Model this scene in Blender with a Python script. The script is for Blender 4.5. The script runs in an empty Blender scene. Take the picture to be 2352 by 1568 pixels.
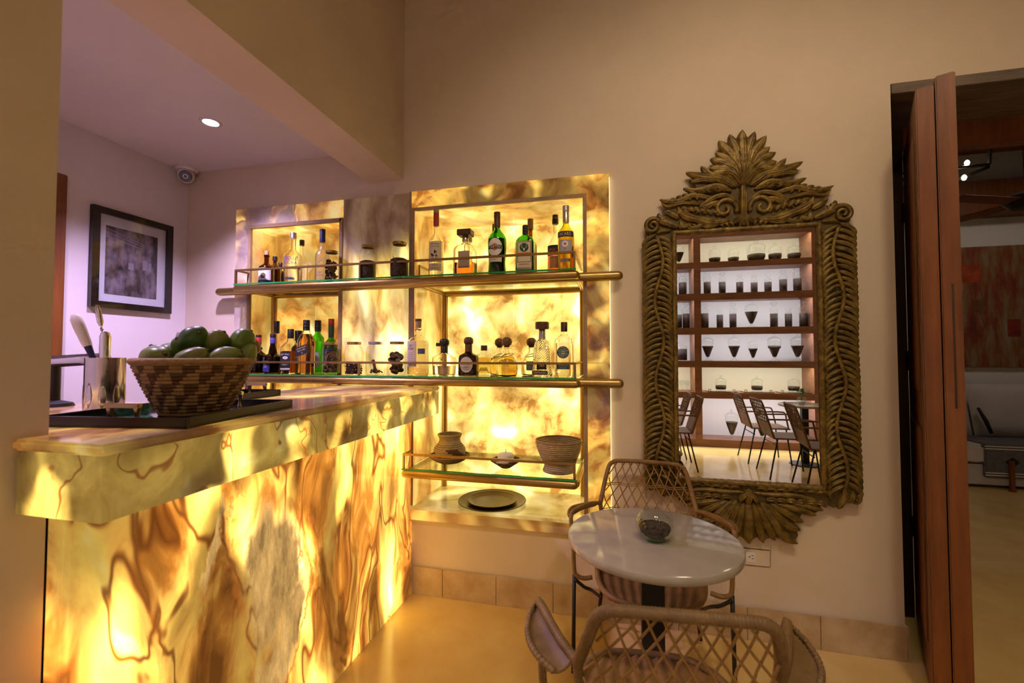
import bpy, bmesh, math, random
import numpy as np
from mathutils import Vector, Matrix
random.seed(7)
R = math.radians
PI = math.pi
sc = bpy.context.scene
col = sc.collection

# ------------------------------------------------------------------ camera, world, exposure
cam_d = bpy.data.cameras.new('camera')
cam_d.sensor_width = 36.0
cam_d.lens = 1000.0 / 2352.0 * 36.0
cam_d.clip_start = 0.02
cam = bpy.data.objects.new('camera', cam_d)
col.objects.link(cam)
cam.location = (0, 0, 1.35)
cam.rotation_euler = (R(90) + math.atan(31 / 1000), 0, math.atan(239 / 1000))
cam_d.dof.use_dof = True
cam_d.dof.focus_distance = 2.35
cam_d.dof.aperture_fstop = 3.2
sc.camera = cam

world = bpy.data.worlds.new('world')
sc.world = world
world.use_nodes = True
world.node_tree.nodes['Background'].inputs[0].default_value = (0.55, 0.42, 0.30, 1)
world.node_tree.nodes['Background'].inputs[1].default_value = 0.04

sc.view_settings.view_transform = 'Standard'
sc.view_settings.look = 'None'
sc.view_settings.gamma = 1.0
sc.view_settings.use_curve_mapping = False
sc.view_settings.exposure = 0.0
sc.cycles.max_bounces = 18
sc.cycles.diffuse_bounces = 3
sc.cycles.glossy_bounces = 3
sc.cycles.transmission_bounces = 18
sc.cycles.use_adaptive_sampling = True
sc.cycles.adaptive_threshold = 0.08
sc.cycles.use_light_tree = False
sc.cycles.adaptive_min_samples = 16
sc.cycles.transparent_max_bounces = 10
sc.cycles.caustics_reflective = False
sc.cycles.caustics_refractive = False
sc.cycles.sample_clamp_indirect = 12.0
sc.cycles.use_denoising = True

def lamp(name, kind, loc, energy, color, size=0.2, rot=(0, 0, 0), spot=None, blend=0.5):
    d = bpy.data.lights.new(name, kind)
    d.energy = energy
    d.color = color
    if kind == 'AREA':
        d.shape = 'DISK'
        d.size = size
    elif kind == 'SPOT':
        d.shadow_soft_size = size
        d.spot_size = R(spot)
        d.spot_blend = blend
    else:
        d.shadow_soft_size = size
    o = bpy.data.objects.new(name, d)
    o.location = loc
    o.rotation_euler = rot
    col.objects.link(o)
    return o

WARM = (1.0, 0.78, 0.53)
# ceiling lamps of the tall room (fixtures are built with the ceiling)
CEIL = 4.10
ROOM_LAMPS = [(0.2, 0.05), (0.95, 0.05), (0.7, -1.5), (2.2, -1.5)]
for i, (lx, ly) in enumerate(ROOM_LAMPS):
    if i < 2:      # wall washers turned to the mirror wall
        d = Vector((0.45 + 0.55 * i, 2.3, 1.15)) - Vector((lx, ly, CEIL - 0.06))
        lamp('ceiling_lamp_light', 'SPOT', (lx, ly, CEIL - 0.06), 120, WARM, 0.16, d.to_track_quat('-Z', 'Y').to_euler(), 82, 0.9)
    else:
        lamp('ceiling_lamp_light', 'AREA', (lx, ly, CEIL - 0.06), 4, WARM, 0.34)
# cool downlight of the bar alcove
lamp('alcove_downlight_light', 'SPOT', (-2.078, 1.835, 2.545), 125, (0.72, 0.55, 1.0), 0.03, (0, 0, 0), 118, 0.75)
lamp('alcove_downlight_light', 'SPOT', (-2.078, 0.95, 2.545), 125, (0.76, 0.56, 0.98), 0.03, (0, 0, 0), 130, 0.8)
# LED strips under the shelves of the wall case behind the camera (strips are built with the case)
for i, (a, b) in enumerate([(-0.52, 1.136), (1.233, 2.700)]):
    for k, z in enumerate((0.731, 1.186, 1.673, 2.182, 2.661, 3.115)):
        o = lamp('shelf_led_light', 'AREA', ((a + b) / 2, -2.388, z - 0.012), 9 if k else 11, (1.0, 0.93, 0.66) if k in (1, 5) else (0.90, 0.90, 1.0), 1.0, (R(-18), 0, 0))
        o.data.shape = 'RECTANGLE'; o.data.size = b - a - 0.08; o.data.size_y = 0.02
# lamp of the far room behind the doorway
lamp('far_room_light', 'AREA', (4.0, 4.6, 3.4), 9, (1.0, 0.80, 0.66), 0.5)

# ------------------------------------------------------------------ mesh helpers
def mesh_obj(name, verts, faces, mats, parent=None, smooth=False, midx=None, loc=None):
    me = bpy.data.meshes.new(name)
    me.from_pydata([tuple(map(float, v)) for v in verts], [], [tuple(map(int, f)) for f in faces])
    if not isinstance(mats, (list, tuple)):
        mats = [mats]
    for m in mats:
        me.materials.append(m)
    if midx is not None:
        me.polygons.foreach_set('material_index', list(midx))
    if smooth is True:
        me.polygons.foreach_set('use_smooth', [True] * len(me.polygons))
    me.update()
    if smooth == 'auto':
        me.polygons.foreach_set('use_smooth', [True] * len(me.polygons))
        me.set_sharp_from_angle(angle=R(35))
    o = bpy.data.objects.new(name, me)
    col.objects.link(o)
    if parent is not None:
        o.parent = parent
    if loc is not None:
        o.location = loc
    return o

def link_copy(o, parent=None, loc=None, rot=None, scale=None):
    c = o.copy()
    col.objects.link(c)
    if parent is not None:
        c.parent = parent
    if loc is not None:
        c.location = loc
    if rot is not None:
        c.rotation_euler = rot
    if scale is not None:
        c.scale = scale
    return c

def copy_tree(o, parent=None):
    c = o.copy()
    col.objects.link(c)
    c.parent = parent
    for ch in list(o.children):
        copy_tree(ch, c)
    return c

def tag(o, label=None, cat=None, group=None, kind=None):
    if label: o['label'] = label
    if cat: o['category'] = cat
    if group: o['group'] = group
    if kind: o['kind'] = kind
    return o

def thing(name, loc, label, cat, group=None, rz=0.0, kind=None):
    o = bpy.data.objects.new(name, None)
    o.empty_display_size = 0.05
    col.objects.link(o)
    o.location = loc
    o.rotation_euler = (0, 0, rz)
    return tag(o, label, cat, group, kind)

class G:
    """collects geometry for one mesh"""
    def __init__(s):
        s.v = []; s.f = []; s.m = []
    def add(s, v, f, mi=0):
        n = len(s.v)
        s.v += [tuple(p) for p in v]
        s.f += [tuple(i + n for i in q) for q in f]
        s.m += [mi] * len(f)
        return s
    def box(s, x0, x1, y0, y1, z0, z1, mi=0):
        v = [(x0, y0, z0), (x1, y0, z0), (x1, y1, z0), (x0, y1, z0), (x0, y0, z1), (x1, y0, z1), (x1, y1, z1), (x0, y1, z1)]
        f = [(0, 3, 2, 1), (4, 5, 6, 7), (0, 1, 5, 4), (1, 2, 6, 5), (2, 3, 7, 6), (3, 0, 4, 7)]
        return s.add(v, f, mi)
    def lathe(s, prof, seg=24, mi=0, sq=None, cx=0, cy=0, close=False):
        """prof: (r,z) list. sq=(ax, ay, n): superellipse cross-section multipliers"""
        v = []; f = []
        rows = []
        for r, z in prof:
            if abs(r) < 1e-7:
                rows.append([len(v)]); v.append((cx, cy, z)); continue
            row = []
            for k in range(seg):
                a = 2 * PI * k / seg
                c, q = math.cos(a), math.sin(a)
                if sq:
                    ax, ay, n = sq
                    m = (abs(c) ** n + abs(q) ** n) ** (-1.0 / n)
                    x, y = c * m * ax, q * m * ay
                else:
                    x, y = c, q
                row.append(len(v)); v.append((cx + r * x, cy + r * y, z))
            rows.append(row)
        pairs = list(zip(rows[:-1], rows[1:]))
        if close: pairs.append((rows[-1], rows[0]))
        for a, b in pairs:
            if len(a) == 1 and len(b) == 1: continue
            for k in range(seg):
                k2 = (k + 1) % seg
                if len(a) == 1: f.append((a[0], b[k2], b[k]))
                elif len(b) == 1: f.append((a[k], a[k2], b[0]))
                else: f.append((a[k], a[k2], b[k2], b[k]))
        return s.add(v, f, mi)
    def tube(s, pts, rad, seg=8, mi=0, closed=False, cap=True):
        P = [Vector(p) for p in pts]
        n = len(P)
        rads = rad if isinstance(rad, (list, tuple)) else [rad] * n
        v = []; f = []
        prev = None
        for i in range(n):
            if closed: t = P[(i + 1) % n] - P[i - 1]
            else: t = P[min(i + 1, n - 1)] - P[max(i - 1, 0)]
            if t.length < 1e-9: t = Vector((0, 0, 1))
            t.normalize()
            if prev is None:
                u = Vector((0, 0, 1)) if abs(t.z) < 0.9 else Vector((1, 0, 0))
            else: u = prev
            nx = (u - t * u.dot(t))
            if nx.length < 1e-6: nx = Vector((1, 0, 0)) - t * t.x
            nx.normalize(); prev = nx
            b = t.cross(nx)
            for k in range(seg):
                a = 2 * PI * k / seg
                v.append(P[i] + (nx * math.cos(a) + b * math.sin(a)) * rads[i])
        m = n if closed else n - 1
        for i in range(m):
            j = (i + 1) % n
            for k in range(seg):
                k2 = (k + 1) % seg
                f.append((i * seg + k, i * seg + k2, j * seg + k2, j * seg + k))
        if cap and not closed:
            f.append(tuple(range(seg))[::-1])
            f.append(tuple((n - 1) * seg + k for k in range(seg)))
        return s.add(v, f, mi)
    def prism(s, poly, z0, z1, mi=0, axis='z'):
        """extrude a 2D polygon; axis y: poly=(x,z) extruded along y"""
        n = len(poly)
        if axis == 'z': mk = lambda p, h: (p[0], p[1], h)
        elif axis == 'y': mk = lambda p, h: (p[0], h, p[1])
        else: mk = lambda p, h: (h, p[0], p[1])
        v = [mk(p, z0) for p in poly] + [mk(p, z1) for p in poly]
        f = [tuple(range(n))[::-1], tuple(range(n, 2 * n))]
        for i in range(n):
            j = (i + 1) % n
            f.append((i, j, n + j, n + i))
        return s.add(v, f, mi)
    def build(s, name, mats, parent=None, smooth=False, loc=None, bevel=0, fix=True):
        o = mesh_obj(name, s.v, s.f, mats, parent, False, s.m, loc)
        if fix or bevel:
            bm = bmesh.new(); bm.from_mesh(o.data)
            if bevel:
                bmesh.ops.bevel(bm, geom=[e for e in bm.edges if e.calc_face_angle(0) > R(30)] , offset=bevel, segments=2, affect='EDGES', clamp_overlap=True)
            if fix: bmesh.ops.recalc_face_normals(bm, faces=bm.faces)
            bm.to_mesh(o.data); bm.free()
        if smooth:
            o.data.polygons.foreach_set('use_smooth', [True] * len(o.data.polygons))
            if smooth == 'auto': o.data.set_sharp_from_angle(angle=R(38))
        o.data.update()
        return o

def box(name, x0, x1, y0, y1, z0, z1, mat, parent=None, bevel=0.0, off=(0, 0, 0)):
    ox, oy, oz = off
    g = G().box(x0 - ox, x1 - ox, y0 - oy, y1 - oy, z0 - oz, z1 - oz)
    return g.build(name, mat, parent, 'auto' if bevel else False, None, bevel)

def bez(pts, n=12):
    """Catmull-Rom through points"""
    P = [Vector(p) for p in pts]
    out = []
    for i in range(len(P) - 1):
        p0 = P[i - 1] if i else P[0] * 2 - P[1]
        p1, p2 = P[i], P[i + 1]
        p3 = P[i + 2] if i + 2 < len(P) else P[-1] * 2 - P[-2]
        for k in range(n):
            t = k / n
            out.append(0.5 * ((2 * p1) + (p2 - p0) * t + (2 * p0 - 5 * p1 + 4 * p2 - p3) * t * t + (3 * p1 - p0 - 3 * p2 + p3) * t ** 3))
    out.append(P[-1])
    return out

def resample(pts, step):
    P = [Vector(p) for p in pts]
    L = [0]
    for a, b in zip(P[:-1], P[1:]): L.append(L[-1] + (b - a).length)
    n = max(2, int(L[-1] / step) + 1)
    out = []; j = 0
    for i in range(n):
        d = L[-1] * i / (n - 1)
        while j < len(L) - 2 and L[j + 1] < d: j += 1
        t = (d - L[j]) / max(1e-9, L[j + 1] - L[j])
        out.append(P[j].lerp(P[j + 1], t))
    return out

# ------------------------------------------------------------------ text
_tcache = {}
def text_geo(s, size):
    key = (s, size)
    if key not in _tcache:
        cu = bpy.data.curves.new('t', 'FONT')
        cu.body = s; cu.size = size; cu.align_x = 'CENTER'; cu.align_y = 'CENTER'
        cu.resolution_u = 3
        o = bpy.data.objects.new('t', cu)
        col.objects.link(o)
        bpy.context.view_layer.update()
        me = bpy.data.meshes.new_from_object(o)
        v = [tuple(p.co) for p in me.vertices]
        f = [tuple(p.vertices) for p in me.polygons]
        bpy.data.objects.remove(o); bpy.data.curves.remove(cu); bpy.data.meshes.remove(me)
        _tcache[key] = (v, f)
    return _tcache[key]

def text_flat(g, s, size, x, z, y, mi=0, sx=1.0, rot=0.0):
    """text on a plane facing -y"""
    v, f = text_geo(s, size)
    c, q = math.cos(rot), math.sin(rot)
    g.add([(x + (a * sx) * c - b * q, y, z + (a * sx) * q + b * c) for a, b, _ in v], f, mi)

def text_round(g, s, size, z, r, mi=0, sx=1.0, a0=0.0, rot=0.0, dx=0.0):
    """text wrapped on a cylinder of radius r, facing -y"""
    v, f = text_geo(s, size)
    c, q = math.cos(rot), math.sin(rot)
    out = []
    for a, b, _ in v:
        a *= sx
        a, b = a * c - b * q, a * q + b * c
        th = -PI / 2 + a0 + (a + dx) / r
        out.append((r * math.cos(th), r * math.sin(th), z + b))
    g.add(out, f, mi)
# ------------------------------------------------------------------ materials
def nmat(name):
    m = bpy.data.materials.new(name)
    m.use_nodes = True
    nt = m.node_tree
    return m, nt, nt.nodes, nt.links, nt.nodes['Principled BSDF']

def mat(name, c, rough=0.5, metal=0.0, spec=0.5, trans=0.0, ior=1.45, emit=None, es=0.0, var=0.0, vscale=8.0, bump=0.0, bscale=40.0, coat=0.0, alpha=1.0, c2=None, stretch=(1, 1, 1)):
    m, nt, N, L, b = nmat(name)
    b.inputs['Base Color'].default_value = (*c, 1)
    b.inputs['Roughness'].default_value = rough
    b.inputs['Metallic'].default_value = metal
    b.inputs['Specular IOR Level'].default_value = spec
    b.inputs['Transmission Weight'].default_value = trans
    b.inputs['IOR'].default_value = ior
    b.inputs['Coat Weight'].default_value = coat
    b.inputs['Alpha'].default_value = alpha
    if emit:
        b.inputs['Emission Color'].default_value = (*emit, 1)
        b.inputs['Emission Strength'].default_value = es
    if var or bump or c2:
        tc = N.new('ShaderNodeTexCoord')
        mp = N.new('ShaderNodeMapping')
        mp.inputs['Scale'].default_value = stretch
        L.new(tc.outputs['Object'], mp.inputs['Vector'])
        if var or c2:
            n = N.new('ShaderNodeTexNoise')
            n.inputs['Scale'].default_value = vscale
            n.inputs['Detail'].default_value = 5
            n.inputs['Roughness'].default_value = 0.6
            L.new(mp.outputs[0], n.inputs['Vector'])
            r = N.new('ShaderNodeValToRGB')
            r.color_ramp.elements[0].position = 0.33
            r.color_ramp.elements[1].position = 0.68
            d = c2 if c2 else tuple(max(0, x * (1 - var)) for x in c)
            r.color_ramp.elements[0].color = (*d, 1)
            r.color_ramp.elements[1].color = (*c, 1)
            L.new(n.outputs['Fac'], r.inputs['Fac'])
            L.new(r.outputs['Color'], b.inputs['Base Color'])
        if bump:
            n2 = N.new('ShaderNodeTexNoise')
            n2.inputs['Scale'].default_value = bscale
            n2.inputs['Detail'].default_value = 4
            L.new(mp.outputs[0], n2.inputs['Vector'])
            bp = N.new('ShaderNodeBump')
            bp.inputs['Strength'].default_value = bump
            bp.inputs['Distance'].default_value = 0.01
            L.new(n2.outputs['Fac'], bp.inputs['Height'])
            L.new(bp.outputs['Normal'], b.inputs['Normal'])
    return m

def glass(name, c=(1, 1, 1), rough=0.0, ior=1.45):
    return mat(name, c, rough=rough, trans=1.0, ior=ior)

def thin_glass(name, c=(0.96, 0.98, 0.97), fac=0.10):
    """single-wall clear glass for jars: transparent with a mirror-like sheen by angle"""
    m, nt, N, L, b = nmat(name)
    N.remove(b)
    out = N['Material Output']
    t = N.new('ShaderNodeBsdfTransparent'); t.inputs[0].default_value = (*c, 1)
    g = N.new('ShaderNodeBsdfGlossy'); g.inputs['Roughness'].default_value = 0.02
    lw = N.new('ShaderNodeLayerWeight'); lw.inputs['Blend'].default_value = 0.5
    pw = N.new('ShaderNodeMath'); pw.operation = 'POWER'; pw.inputs[1].default_value = 3.5
    L.new(lw.outputs['Facing'], pw.inputs[0])
    ml = N.new('ShaderNodeMath'); ml.operation = 'MULTIPLY_ADD'; ml.inputs[1].default_value = 0.55; ml.inputs[2].default_value = 0.035
    L.new(pw.outputs[0], ml.inputs[0])
    mx = N.new('ShaderNodeMixShader')
    L.new(ml.outputs[0], mx.inputs[0])
    L.new(t.outputs[0], mx.inputs[1]); L.new(g.outputs[0], mx.inputs[2])
    L.new(mx.outputs[0], out.inputs['Surface'])
    return m

def onyx(name, seed=0.0, scale=1.0, rot=(0, 0, 0), stretch=(1, 1, 1), glow=3.0, lo=0.25, hi=1.6, stops=None, island=0.0, iso=0.5, isl_scale=1.1,
         vein=0.0, warp=0.55, bscale=1.6, led=2.6, base=(0.50, 0.38, 0.27), bands=False, pos=(0.30, 0.70), sampling='NONE', patch=None, vmin=0.5, hotr=(0.56, 0.74, 1.3), fade=None):
    """polished backlit onyx: stone pattern and uneven backlight are both drawn into the emission"""
    m, nt, N, L, b = nmat(name)
    def math_(op, a, c=None, clamp=False):
        n = N.new('ShaderNodeMath'); n.operation = op; n.use_clamp = clamp
        for i, v in enumerate((a, c)):
            if v is None: continue
            if isinstance(v, (int, float)): n.inputs[i].default_value = v
            else: L.new(v, n.inputs[i])
        return n.outputs[0]
    def noise(vec, s, det=4, rg=0.55):
        n = N.new('ShaderNodeTexNoise'); n.inputs['Scale'].default_value = s
        n.inputs['Detail'].default_value = det; n.inputs['Roughness'].default_value = rg
        L.new(vec, n.inputs['Vector']); return n
    geo = N.new('ShaderNodeNewGeometry')
    mp = N.new('ShaderNodeMapping')
    mp.inputs['Rotation'].default_value = rot
    mp.inputs['Scale'].default_value = tuple(scale * s for s in stretch)
    mp.inputs['Location'].default_value = (seed * 3.17, seed * 1.91, seed * 2.53)
    L.new(geo.outputs['Position'], mp.inputs['Vector'])
    P = mp.outputs[0]
    w = noise(P, 1.5, 2)
    sub = N.new('ShaderNodeVectorMath'); sub.operation = 'SUBTRACT'; sub.inputs[1].default_value = (0.5, 0.5, 0.5)
    L.new(w.outputs['Color'], sub.inputs[0])
    scl = N.new('ShaderNodeVectorMath'); scl.operation = 'SCALE'; scl.inputs['Scale'].default_value = warp * 2
    L.new(sub.outputs[0], scl.inputs[0])
    add = N.new('ShaderNodeVectorMath'); add.operation = 'ADD'
    L.new(P, add.inputs[0]); L.new(scl.outputs[0], add.inputs[1])
    Q = add.outputs[0]
    st = noise(Q, 2.6, 5, 0.58).outputs['Fac']
    if bands:
        wv = N.new('ShaderNodeTexWave'); wv.inputs['Scale'].default_value = 1.5
        wv.inputs['Distortion'].default_value = 5.0; wv.inputs['Detail'].default_value = 3
        L.new(Q, wv.inputs['Vector'])
        st = math_('ADD', math_('MULTIPLY', st, 0.6), math_('MULTIPLY', wv.outputs['Fac'], 0.35))
    rp = N.new('ShaderNodeValToRGB')
    stops = stops or [(0.0, (0.20, 0.06, 0.008)), (0.35, (0.62, 0.24, 0.035)), (0.55, (0.95, 0.55, 0.13)), (0.8, (1.0, 0.80, 0.36)), (1.0, (1.0, 0.92, 0.66))]
    cr = rp.color_ramp
    cr.elements[0].position = stops[0][0]; cr.elements[0].color = (*stops[0][1], 1)
    cr.elements[1].position = stops[-1][0]; cr.elements[1].color = (*stops[-1][1], 1)
    for p, c in stops[1:-1]:
        e = cr.elements.new(p); e.color = (*c, 1)
    mr = N.new('ShaderNodeMapRange'); mr.inputs['From Min'].default_value = pos[0]; mr.inputs['From Max'].default_value = pos[1]
    L.new(st, mr.inputs['Value'])
    L.new(mr.outputs[0], rp.inputs['Fac'])
    # soft pools and hot spots of backlight, painted into the emission by noise
    bl = noise(Q, bscale, 2, 0.45).outputs['Fac']
    mb = N.new('ShaderNodeMapRange'); mb.interpolation_type = 'SMOOTHSTEP'
    mb.inputs['From Min'].default_value = 0.36; mb.inputs['From Max'].default_value = 0.66
    mb.inputs['To Min'].default_value = lo; mb.inputs['To Max'].default_value = hi
    L.new(bl, mb.inputs['Value'])
    hot = noise(P, led, 1, 0.4).outputs['Fac']
    mh = N.new('ShaderNodeMapRange'); mh.interpolation_type = 'SMOOTHSTEP'
    mh.inputs['From Min'].default_value = hotr[0]; mh.inputs['From Max'].default_value = hotr[1]
    mh.inputs['To Max'].default_value = hi * hotr[2]
    L.new(hot, mh.inputs['Value'])
    inten = math_('ADD', mb.outputs[0], mh.outputs[0])
    # thin dark veins
    vn = noise(Q, 1.9, 3, 0.6).outputs['Fac']
    va = math_('ABSOLUTE', math_('SUBTRACT', vn, 0.5))
    vm = N.new('ShaderNodeMapRange'); vm.inputs['From Min'].default_value = 0; vm.inputs['From Max'].default_value = max(vein, 1e-4)
    vm.inputs['To Min'].default_value = vmin if vein else 1.0
    L.new(va, vm.inputs['Value'])
    inten = math_('MULTIPLY', inten, vm.outputs[0])
    if fade:      # backlight dimming with height, painted into the emission strength
        fx = N.new('ShaderNodeSeparateXYZ'); L.new(geo.outputs['Position'], fx.inputs[0])
        fz = math_('ADD', fx.outputs['Z'], math_('MULTIPLY', math_('SUBTRACT', bl, 0.5), 0.5))
        fm = N.new('ShaderNodeMapRange'); fm.interpolation_type = 'SMOOTHSTEP'
        fm.inputs['From Min'].default_value = fade[0]; fm.inputs['From Max'].default_value = fade[1]
        fm.inputs['To Min'].default_value = 1.0; fm.inputs['To Max'].default_value = fade[2]
        L.new(fz, fm.inputs['Value']); inten = math_('MULTIPLY', inten, fm.outputs[0])
    rust = N.new('ShaderNodeMix'); rust.data_type = 'RGBA'
    vr = N.new('ShaderNodeMapRange'); vr.interpolation_type = 'SMOOTHSTEP'
    vr.inputs['From Min'].default_value = 0; vr.inputs['From Max'].default_value = max(vein, 1e-4) * 1.6
    vr.inputs['To Min'].default_value = 0.9 if vein else 0.0; vr.inputs['To Max'].default_value = 0.0
    L.new(va, vr.inputs['Value']); L.new(vr.outputs[0], rust.inputs[0])
    L.new(rp.outputs['Color'], rust.inputs[6]); rust.inputs[7].default_value = (0.40, 0.10, 0.010, 1)
    colr = rust.outputs[2]
    bcol = None
    if island:
        il = noise(Q, isl_scale, 3, 0.5).outputs['Fac']
        # rim of rust around islands of dense grey stone
        d = math_('SUBTRACT', il, iso)
        rim = N.new('ShaderNodeMapRange'); rim.interpolation_type = 'SMOOTHSTEP'
        rim.inputs['From Min'].default_value = 0.0; rim.inputs['From Max'].default_value = 0.035
        rim.inputs['To Min'].default_value = 1.0; rim.inputs['To Max'].default_value = 0.0
        L.new(math_('ABSOLUTE', d), rim.inputs['Value'])
        ins = N.new('ShaderNodeMapRange'); ins.interpolation_type = 'SMOOTHSTEP'
        ins.inputs['From Min'].default_value = 0.0; ins.inputs['From Max'].default_value = 0.05
        L.new(d, ins.inputs['Value'])
        mx = N.new('ShaderNodeMix'); mx.data_type = 'RGBA'
        L.new(rim.outputs[0], mx.inputs[0]); L.new(colr, mx.inputs[6]); mx.inputs[7].default_value = (0.42, 0.12, 0.02, 1)
        mx2 = N.new('ShaderNodeMix'); mx2.data_type = 'RGBA'
        L.new(ins.outputs[0], mx2.inputs[0]); L.new(mx.outputs[2], mx2.inputs[6]); mx2.inputs[7].default_value = (0.52, 0.34, 0.17, 1)
        colr = mx2.outputs[2]
        inten = math_('MULTIPLY', inten, math_('SUBTRACT', 1.0, math_('MULTIPLY', ins.outputs[0], island)))
        inten = math_('MULTIPLY', inten, math_('SUBTRACT', 1.0, math_('MULTIPLY', rim.outputs[0], 0.45)))
    if patch:   # a tongue of dense opaque stone with a rust rim
        sx = N.new('ShaderNodeSeparateXYZ')
        wn = N.new('ShaderNodeVectorMath'); wn.operation = 'SCALE'; wn.inputs['Scale'].default_value = 0.28
        L.new(sub.outputs[0], wn.inputs[0])
        fine = noise(P, 3.0, 6, 0.65).outputs['Color']
        fs = N.new('ShaderNodeVectorMath'); fs.operation = 'SUBTRACT'; fs.inputs[1].default_value = (0.5, 0.5, 0.5); L.new(fine, fs.inputs[0])
        fs2 = N.new('ShaderNodeVectorMath'); fs2.operation = 'SCALE'; fs2.inputs['Scale'].default_value = 0.30; L.new(fs.outputs[0], fs2.inputs[0])
        pa = N.new('ShaderNodeVectorMath'); pa.operation = 'ADD'; L.new(geo.outputs['Position'], pa.inputs[0]); L.new(wn.outputs[0], pa.inputs[1])
        pb = N.new('ShaderNodeVectorMath'); pb.operation = 'ADD'; L.new(pa.outputs[0], pb.inputs[0]); L.new(fs2.outputs[0], pb.inputs[1])
        L.new(pb.outputs[0], sx.inputs[0])
        prev = None
        for cy, cz, ry, rz, tl in patch:
            yy = math_('SUBTRACT', sx.outputs['Y'], cy); zz = math_('SUBTRACT', sx.outputs['Z'], cz)
            yt = math_('SUBTRACT', yy, math_('MULTIPLY', zz, tl))
            q = math_('SQRT', math_('ADD', math_('POWER', math_('ABSOLUTE', math_('DIVIDE', yt, ry)), 2.0), math_('POWER', math_('ABSOLUTE', math_('DIVIDE', zz, rz)), 2.0)))
            prev = q if prev is None else math_('MINIMUM', prev, q)
        inm = N.new('ShaderNodeMapRange'); inm.interpolation_type = 'SMOOTHSTEP'
        inm.inputs['From Min'].default_value = 0.62; inm.inputs['From Max'].default_value = 1.05; inm.inputs['To Min'].default_value = 1.0; inm.inputs['To Max'].default_value = 0.0
        L.new(prev, inm.inputs['Value'])
        rm = N.new('ShaderNodeMapRange'); rm.interpolation_type = 'SMOOTHSTEP'
        rm.inputs['From Min'].default_value = 0.0; rm.inputs['From Max'].default_value = 0.13; rm.inputs['To Min'].default_value = 1.0; rm.inputs['To Max'].default_value = 0.0
        L.new(math_('ABSOLUTE', math_('SUBTRACT', prev, 1.02)), rm.inputs['Value'])
        ma = N.new('ShaderNodeMix'); ma.data_type = 'RGBA'; L.new(inm.outputs[0], ma.inputs[0]); L.new(colr, ma.inputs[6]); ma.inputs[7].default_value = (0.80, 0.48, 0.15, 1)
        mb2 = N.new('ShaderNodeMix'); mb2.data_type = 'RGBA'; rimn = math_('MULTIPLY', rm.outputs[0], math_('MULTIPLY', math_('SUBTRACT', noise(P, 2.0, 2).outputs['Fac'], 0.32), 2.6, True))
        L.new(rimn, mb2.inputs[0]); L.new(ma.outputs[2], mb2.inputs[6]); mb2.inputs[7].default_value = (0.50, 0.15, 0.02, 1)
        colr = mb2.outputs[2]
        speck = noise(P, 7.0, 5, 0.7).outputs['Fac']
        low = math_('MAXIMUM', 0.06, math_('MULTIPLY', math_('SUBTRACT', speck, 0.25), 1.0))
        mi_ = N.new('ShaderNodeMix'); mi_.data_type = 'FLOAT'; L.new(inm.outputs[0], mi_.inputs[0]); L.new(inten, mi_.inputs[2]); L.new(low, mi_.inputs[3])
        inten = mi_.outputs[0]
        mj = N.new('ShaderNodeMix'); mj.data_type = 'FLOAT'; L.new(math_('MULTIPLY', rimn, 0.8), mj.inputs[0]); L.new(inten, mj.inputs[2]); mj.inputs[3].default_value = 0.35
        inten = mj.outputs[0]
    L.new(colr, b.inputs['Emission Color'])
    L.new(math_('MULTIPLY', inten, glow), b.inputs['Emission Strength'])
    bx = N.new('ShaderNodeMix'); bx.data_type = 'RGBA'
    bx.inputs[6].default_value = (base[0] * 0.45, base[1] * 0.38, base[2] * 0.32, 1); bx.inputs[7].default_value = (*base, 1)
    L.new(mr.outputs[0], bx.inputs[0]); L.new(bx.outputs[2], b.inputs['Base Color'])
    b.inputs['Roughness'].default_value = 0.12
    m.cycles.emission_sampling = sampling
    return m

M = {}
M['plaster'] = mat('plaster', (0.72, 0.60, 0.46), 0.85, spec=0.2, var=0.10, vscale=1.6, bump=0.14, bscale=7)
M['plaster_alcove'] = mat('plaster_alcove', (0.74, 0.68, 0.66), 0.85, spec=0.2, var=0.08, vscale=1.6, bump=0.12, bscale=7)
M['ceiling'] = mat('ceiling_paint', (0.70, 0.60, 0.50), 0.85, spec=0.2, var=0.06, vscale=1.2)
M['floor'] = mat('polished_floor', (0.75, 0.54, 0.22), 0.15, spec=0.5, c2=(0.63, 0.42, 0.14), vscale=3.2, bump=0.03, bscale=14)
M['travertine'] = mat('travertine', (0.62, 0.47, 0.30), 0.45, c2=(0.42, 0.28, 0.14), vscale=7, bump=0.15, bscale=30)
M['grout'] = mat('grout', (0.60, 0.52, 0.42), 0.9)
M['wood_red'] = mat('red_wood', (0.22, 0.070, 0.012), 0.45, c2=(0.13, 0.038, 0.006), vscale=5, stretch=(6, 6, 0.5), bump=0.05)
M['wood_dark'] = mat('dark_wood', (0.045, 0.018, 0.010), 0.55, var=0.4, vscale=6, stretch=(6, 6, 0.5))
M['wood_grey'] = mat('weathered_wood', (0.23, 0.18, 0.14), 0.75, c2=(0.13, 0.10, 0.075), vscale=6, stretch=(0.6, 8, 8), bump=0.2, bscale=20)
M['wood_shelf'] = mat('shelf_wood', (0.26, 0.115, 0.06), 0.5, c2=(0.18, 0.075, 0.038), vscale=4, stretch=(0.8, 4, 6))
M['bronze'] = mat('brushed_bronze', (0.42, 0.27, 0.085), 0.34, metal=0.9, var=0.15, vscale=12)
M['bronze_rail'] = mat('bronze_rail', (0.36, 0.22, 0.07), 0.38, metal=0.85)
M['brass_dark'] = mat('aged_brass', (0.15, 0.085, 0.020), 0.42, metal=0.75, var=0.4, vscale=9)
M['shelf_glass'] = mat('shelf_glass', (0.86, 0.97, 0.90), 0.02, trans=1.0, ior=1.2)
M['glass_edge'] = mat('green_glass_edge', (0.03, 0.30, 0.08), 0.1, emit=None, spec=0.8)
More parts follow.
